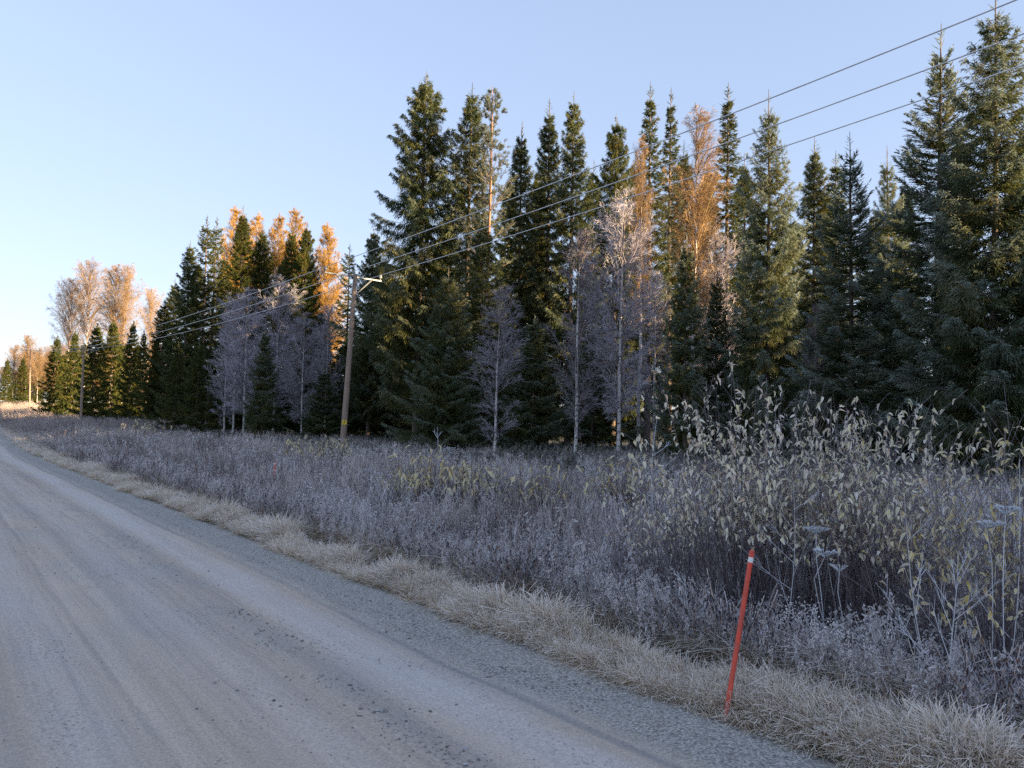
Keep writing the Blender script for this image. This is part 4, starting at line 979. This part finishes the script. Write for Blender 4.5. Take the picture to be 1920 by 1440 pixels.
# dark withered leafy weeds
S0, T0, X, Y = spread(rg, 2600, 0, 1, 1.6, 45, .75); S0 = 4.4 + 4.6 * rg.random(len(T0)) ** 1.6; X, Y = to_xy(S0, T0); Z = ground_z(X, Y)
keep = in_view(X, Y, Z) & (rg.random(len(X)) < 1.2 * clump(X + 1, Y, .7) ** 1.5); X, Y = X[keep], Y[keep]
P, rot, s, idx = place(rg, X, Y, WITH, .4, 1.05, .12)
scatter("withered_weeds", "dark withered leaves with frosted rims in the ditch", WITH, P, rot, np.stack([s, s, s], 1), idx)

# rimed leafy weeds
S0, T0, X, Y = spread(rg, 5200, 0, 1, 1.5, 60, .65); S0 = 4.4 + 5.8 * rg.random(len(T0)) ** 1.5; X, Y = to_xy(S0, T0); Z = ground_z(X, Y)
keep = in_view(X, Y, Z) & (rg.random(len(X)) < (1.3 * clump(X - 2, Y + 1, .9) ** 1.2 - .05) * np.where(Y > 9, .45, .9)); X, Y, S0 = X[keep], Y[keep], S0[keep]
P, rot, s, idx = place(rg, X, Y, RIME, .8, 1.5, .15); s = s * np.clip(.42 + .75 * (S0 - 4.4) / 1.3, 0, 1.25); far = np.clip(Y / 16, 1, 3)
scatter("rimed_weeds", "rimed curled-leaf weeds in front of the willow shrubs", RIME, P, rot, np.stack([s * far ** .5, s * far ** .5, s], 1), idx)

# low growth on the forest floor
S0, T0, X, Y = spread(rg, 5000, 15, 30, 8, 130, .8); keep = in_view(X, Y, X * 0); X, Y = X[keep], Y[keep]
UND = []
for _ in range(3):
    g = Geo(); n = 120; p = rg.normal(size=(n, 3)) * [.28, .28, .12] + [0, 0, .2]; diamonds(g, p, unit(rg.normal(size=(n, 3)) + [0, 0, .6]), rg.uniform(.08, .25, n), .04, rg, rg.random(n), .3, 1, False); UND.append(g.mesh("undergrowth", [M['needle_floor']]))
P, rot, s, idx = place(rg, X, Y, UND, .7, 1.6); scatter("undergrowth", "dark low undergrowth on the forest floor", UND, P, rot, np.stack([s, s, s], 1), idx)

# loose stones on the road
M['stone'] = leafy("loose_stone", [(0, (.09, .09, .09)), (.5, (.19, .185, .18)), (.85, (.32, .31, .30)), (1, (.5, .5, .5))], (.5, .5, .52), .25, 1, 0)
rg = np.random.default_rng(51); g = Geo(); N = 9000
t = 2.2 * (26 / 2.2) ** rg.random(N); kind = rg.random(N)
s = np.where(kind < .22, 2.14 + rg.normal(size=N) * .12 + .04 * np.sin(t * 1.2), np.where(kind < .80, 2.9 + .85 * rg.random(N) ** .8, rg.uniform(-1.5, 2.9, N)))
x, y = to_xy(s, t); z = np.where(s > 3.65, .0, road_z(s)) + .006
sz = np.where(kind < .22, rg.lognormal(-5.2, .42, N), rg.lognormal(-5.35, .45, N)); sz = np.clip(sz, .002, .022)
base = np.array([[1, 0, 0], [.3, .9, .1], [-.8, .5, 0], [-.7, -.6, .1], [.4, -.9, 0], [.1, .1, .8], [0, 0, -.4]])
Fs = np.array([[0, 1, 5], [1, 2, 5], [2, 3, 5], [3, 4, 5], [4, 0, 5]])
V = base[None] * rg.uniform(.65, 1.25, (N, 7, 1)); V = V * np.array([1, 1, .8]); an = rg.uniform(0, 6.28, N); c_, s_ = np.cos(an)[:, None], np.sin(an)[:, None]
V = np.stack([V[..., 0] * c_ - V[..., 1] * s_, V[..., 0] * s_ + V[..., 1] * c_, V[..., 2]], -1) * sz[:, None, None] + np.stack([x, y, z], 1)[:, None]
g.add(V, (Fs[None] + (np.arange(N) * 7)[:, None, None]).reshape(-1, 3), np.repeat(rg.random(N), 7), .5, 0)
tag(link("loose_gravel", g.mesh("loose_gravel", [M['stone']])), "loose dark stones strewn on the gravel road", kind='stuff')

# ------------------------------------------------------------------ leafy shrubs
def shrub(u, Y, H, width, label, nst, nleaf, seed, leafmat='willow_leaf', parts=300, L=.046, W=.023, lo=.45, group="leafy willow shrubs in the ditch", lean=(0, 0), stemw=.0052, down=.12):
    rng = np.random.default_rng(seed); b = on_ground(u, Y); e = empty("willow_shrub", b)
    g = Geo(); P0 = np.stack([rng.normal(size=nst) * width * .45, rng.normal(size=nst) * width * .32, np.full(nst, -.08)], 1)
    D = unit(np.stack([rng.normal(size=nst) * .17 + P0[:, 0] / H * .35 + lean[0], rng.normal(size=nst) * .13 + P0[:, 1] / H * .4 + lean[1], np.ones(nst)], 1))
    dist = np.clip(1 - .35 * (np.abs(P0[:, 0]) / (width * .9)) ** 2, .5, 1)
    Ls = H * dist * rng.uniform(.62, 1.06, nst); Ls[: max(2, nst // 18)] *= 1.04
    Q = curve(P0, D, Ls, 8, -.05, rng, .012)
    tubes(g, Q, stemw * rng.uniform(.6, 1.25, (nst, 1)) * np.linspace(1, .35, 8)[None], 4, rng.random(nst), np.linspace(0, 1, 8))
    # side shoots
    ns = 7; i = np.repeat(np.arange(nst), ns); x = rng.uniform(.35, .97, len(i)) * 6.99; k = x.astype(int); f = (x - k)[:, None]
    p = Q[i, k] * (1 - f) + Q[i, k + 1] * f; d = unit(unit(Q[i, k + 1] - Q[i, k]) + perp(D[i], rng) * .7); l = H * rng.uniform(.06, .2, len(i))
    q = curve(p, d, l, 4, -.1, rng, .02); tubes(g, q, np.full((len(i), 1), stemw * .42) * np.linspace(1, .5, 4)[None], 3, rng.random(len(i)), np.linspace(.5, 1, 4))
    o = link("stems", g.mesh("shrub_stems", [M['willow_stem']]), e); o['kind'] = 'stuff'
    # leaves along the upper stems and shoots, hanging
    n1 = int(nleaf * .55); i = rng.integers(0, nst, n1); x = (lo + (1 - lo) * rng.random(n1) ** .7) * 6.99; k = np.clip(x.astype(int), 0, 6); f = (x - k)[:, None]
    pa = Q[i, k] * (1 - f) + Q[i, k + 1] * f
    n2 = nleaf - n1; i = rng.integers(0, len(q), n2); x = rng.random(n2) * 2.99; k = x.astype(int); f = (x - k)[:, None]
    pb = q[i, k] * (1 - f) + q[i, k + 1] * f
    p = np.concatenate([pa, pb]); p = p[p[:, 2] > H * lo * .85 * (0.9 + .2 * rng.random(len(p)))]
    camdir = unit(np.array([-b[0], -b[1], .6])); order = np.argsort(-(p @ camdir) - p[:, 2] * .5); p = p[order]
    fro, rest = p[:parts], p[parts:]
    if parts:
        d, y, z = leaf_frames(fro, rng, down)
        for a in range(len(fro)):
            lm = LEAF[leafmat][a % 6]; sc = L * rng.uniform(.6, 1.2)
            o = link("leaf", lm, e); o.matrix_basis = Matrix(((d[a][0] * sc, y[a][0] * sc, z[a][0] * sc, fro[a][0]), (d[a][1] * sc, y[a][1] * sc, z[a][1] * sc, fro[a][1]), (d[a][2] * sc, y[a][2] * sc, z[a][2] * sc, fro[a][2]), (0, 0, 0, 1)))
    if len(rest):
        g = Geo(); leaf_mesh_into(g, rest, rng, 0, L, W, down); o = link("foliage", g.mesh("shrub_leaves", [M[leafmat]]), e); o['kind'] = 'stuff'
    tag(e, label, "shrub", group); return e

rg = np.random.default_rng(61); LEAF = {}
for nm in ('willow_leaf', 'yellow_leaf'):
    LEAF[nm] = []
    for v in range(6):
        V, F, H = leaf_shape(1, .44 + .12 * rg.random(), rg.uniform(.5, 1.5), rg.uniform(.2, 1.0), 5); g = Geo(); g.add(V, F, rg.random() * .3, H, 0, True); LEAF[nm].append(g.mesh("leaf", [M[nm]]))
SHR = [
 (1395, 6.6, 2.75, .50, "pale yellow leafy willow shrub with the tallest shoots, behind the near snow pole", 130, 3300, 300, .56),
 (1520, 6.4, 2.55, .55, "cream-leaved willow shrub in the middle of the big clump", 140, 3200, 300, .58),
 (1640, 6.2, 2.65, .50, "frosted pinkish-leaved willow shrub at the right of the big clump", 130, 2900, 300, .58),
 (1300, 7.6, 2.1, .5, "low willow shrub with pale leaves at the left end of the big clump", 90, 1000, 300, .56),
]
for i, (u, Y, H, w, lab, ns, nl, pt, lo) in enumerate(SHR): shrub(u, Y, H, w, lab, ns, nl, 300 + i, parts=pt, lo=lo)
shrub(1800, 5.6, 2.35, .48, "shrub with bright yellow drooping leaves below the largest spruce", 60, 700, 320, 'yellow_leaf', 280, lo=.56, L=.052)
shrub(1905, 5.2, 2.3, .45, "yellow-leaved shrub at the right edge above frosted weeds", 60, 700, 321, 'yellow_leaf', 280, lo=.5, L=.052)
for i, (u, Y, H, w, lab, nl) in enumerate([
    (805, 15, 1.75, .8, "pale yellow shrub in front of the bare old spruce trunk", 420), (905, 14, 1.6, .7, "yellowish shrub at the foot of the small frosted birch", 340),
    (1020, 13, 1.5, .6, "thin yellow-leaved shrub left of the tallest frosted birch", 200), (1165, 12, 1.65, .5, "yellow-leaved shrub at the foot of the thick white birch trunk", 330),
    (618, 24, 1.55, .7, "golden shrub beside the foot of the near power pole", 420), (560, 25, 1.5, .9, "pale yellow low shrub left of the near power pole", 300), (265, 48, 2.0, 1.6, "tall straw-coloured shrub right of the middle power pole", 260)]):
    shrub(u, Y, H, w, lab, 60, nl, 340 + i, 'yellow_leaf', 0, L=.085 + .0025 * Y, W=.03 + .0008 * Y, lo=.5, group="yellow shrubs in the roadside field", stemw=.005 + .0004 * Y)

# ------------------------------------------------------------------ frosted umbel plants, bare saplings
M['umbel'] = leafy("frosted_umbel", [(0, (.30, .28, .26)), (1, (.42, .40, .38))], (.70, .74, .80), .9, .3, .1, hoff=.4)
def umbel_plant(u, v, Y, label, seed, w=.10, tilt=(0, 0), closed=False):
    rng = np.random.default_rng(seed); b = on_ground(u + rng.uniform(-10, 10), Y); top = at_depth(u, v, Y); e = empty("umbel_plant", b)
    top = top - b; g = Geo(); k = np.linspace(0, 1, 8)[:, None]; Q = np.array([0, 0, -.05]) + (top + [0, 0, .05]) * k + np.stack([.07 * np.sin(k[:, 0] * 3.14 * rng.uniform(.8, 1.6)), .05 * np.sin(k[:, 0] * 3), k[:, 0] * 0], 1) * rng.choice([-1, 1]); Q[-1] = top
    tubes(g, Q[None], np.linspace(.0042, .0026, 8)[None], 5, .5, np.linspace(.2, 1, 8)); link("stem", g.mesh("umbel_stem", [M['frost_stem']]), e)
    g = Geo(); n = 24; a = rng.uniform(0, 6.28, n); rr_ = np.sqrt(rng.uniform(.05, 1, n)); D = np.stack([np.cos(a) * rr_ + tilt[0], np.sin(a) * rr_ + tilt[1], np.full(n, .5) + .1 * rng.random(n)], 1)
    q = curve(np.repeat(top[None], n, 0), D, np.full(n, w), 3, .02, rng); tubes(g, q, np.full((n, 3), .0019), 3, rng.random(n), np.ones(3))
    if not closed:
        for j in range(7):
            dd = unit(D + rng.normal(size=(n, 3)) * [1, 1, .35]); diamonds(g, q[:, 2], dd, rng.uniform(.010, .022, n), .008, rng, rng.random(n), .8, 1, True)
    link("umbel", g.mesh("umbel", [M['umbel']]), e); tag(e, label, "umbel plant", "frosted umbel plants in the weeds")
for i, a in enumerate([(1262, 975, 7.4, "flat frosted umbel left of the leafy clump"), (1530, 1002, 5.8, "large rimed umbel in front of the middle willow shrub"), (1566, 983, 6.0, "star-shaped open umbel right above the large rimed one"),
    (1546, 1045, 5.6, "rimed umbel lower on the slope below the large one"), (1574, 1072, 5.4, "small spiky umbel lowest of the cluster by the snow pole"), (1885, 965, 5.0, "pale umbel near the right edge below yellow leaves"),
    (1850, 992, 5.0, "tilted umbel left of the one at the right edge"), (690, 885, 17, "frosted flat umbel right of the near power pole"), (712, 892, 16.5, "second flat frosted umbel right of the near power pole"), (730, 896, 16, "third flat frosted umbel farthest right of the near power pole"), (505, 893, 20, "pale umbel near the half hidden snow pole"), (845, 845, 16, "grey umbel among the yellow shrubs in mid field")]):
    umbel_plant(*a, 400 + i, w=.078 if a[2] < 10 else .10, closed=(i == 2 or i == 4), tilt=(.3, -.3) if i == 6 else (0, 0))

def bare_sapling(u, v, Y, label, seed, nb=9, ub=None, spreadk=.45, w=.006):
    rng = np.random.default_rng(seed); b = on_ground(ub or u, Y); top = at_depth(u, v, Y) - b; e = empty("bare_sapling", b)
    H = np.linalg.norm(top); k = np.linspace(-.04, 1, 10); wob = np.stack([.02 * np.sin(k * 5 + seed), .02 * np.cos(k * 4 + seed), 0 * k], 1) * H; Q = top * k[:, None] + wob - wob[1]; g = Geo()
    tubes(g, Q[None], (w * np.linspace(1.3, .35, 10))[None], 5, .5, np.linspace(.1, 1, 10)); link("stem", g.mesh("sapling_stem", [M['frost_stem']]), e)
    for i in range(nb):
        f = rng.uniform(.35, .92); p, d = sample_path(Q, np.array([f])); a = rng.uniform(0, 6.28); dd = unit(np.array([[np.cos(a) * .9, np.sin(a) * .9, rng.uniform(.5, 1.1)]])); l = np.array([H * spreadk * (1.05 - f) * rng.uniform(.7, 1.2) + .08])
        g = Geo(); q = curve(p, dd, l, 6, .18, rng, .015); tubes(g, q, (w * .62 * np.linspace(1, .4, 6))[None], 4, .5, np.linspace(.5, 1, 6))
        m = 5; tt = rng.uniform(.3, .95, m); pp, d2 = sample_path(q[0], tt); d2 = unit(d2 + perp(d2, rng) * .7 + [0, 0, .3]); q2 = curve(pp, d2, rng.uniform(.15, .4, m) * l, 3, .1, rng, .02); tubes(g, q2, np.full((m, 3), w * .35), 3, .5, np.ones(3))
        link("branch", g.mesh("sapling_branch", [M['frost_stem']]), e)
    tag(e, label, "sapling", "bare frosted saplings in the weeds")
for i, a in enumerate([(1790, 1035, 4.3, "white rimed bare sapling with spreading twigs at the lower right", 11, 1775, .5), (1478, 895, 5.9, "bare frosted sapling among the cream willow leaves", 8, 1470, .4), (1905, 860, 5.0, "tall thin bare sapling at the right edge", 6, 1860, .4),
    (1288, 1075, 5.6, "upright bunch of pale frosted stalks left of the near snow pole", 7, 1300, .6), (1238, 780, 11, "slender frosted shoots in front of dark spruce", 8, 1225, .35), (1700, 935, 4.8, "arching bare twig between the two leafy clumps", 5, 1760, .3), (815, 800, 16, "bare pale shoots against the dark young spruce", 8, 825, .3)]):
    bare_sapling(a[0], a[1], a[2], a[3], 500 + i, a[4], a[5], a[6], .0038 if a[2] < 8 else .007)
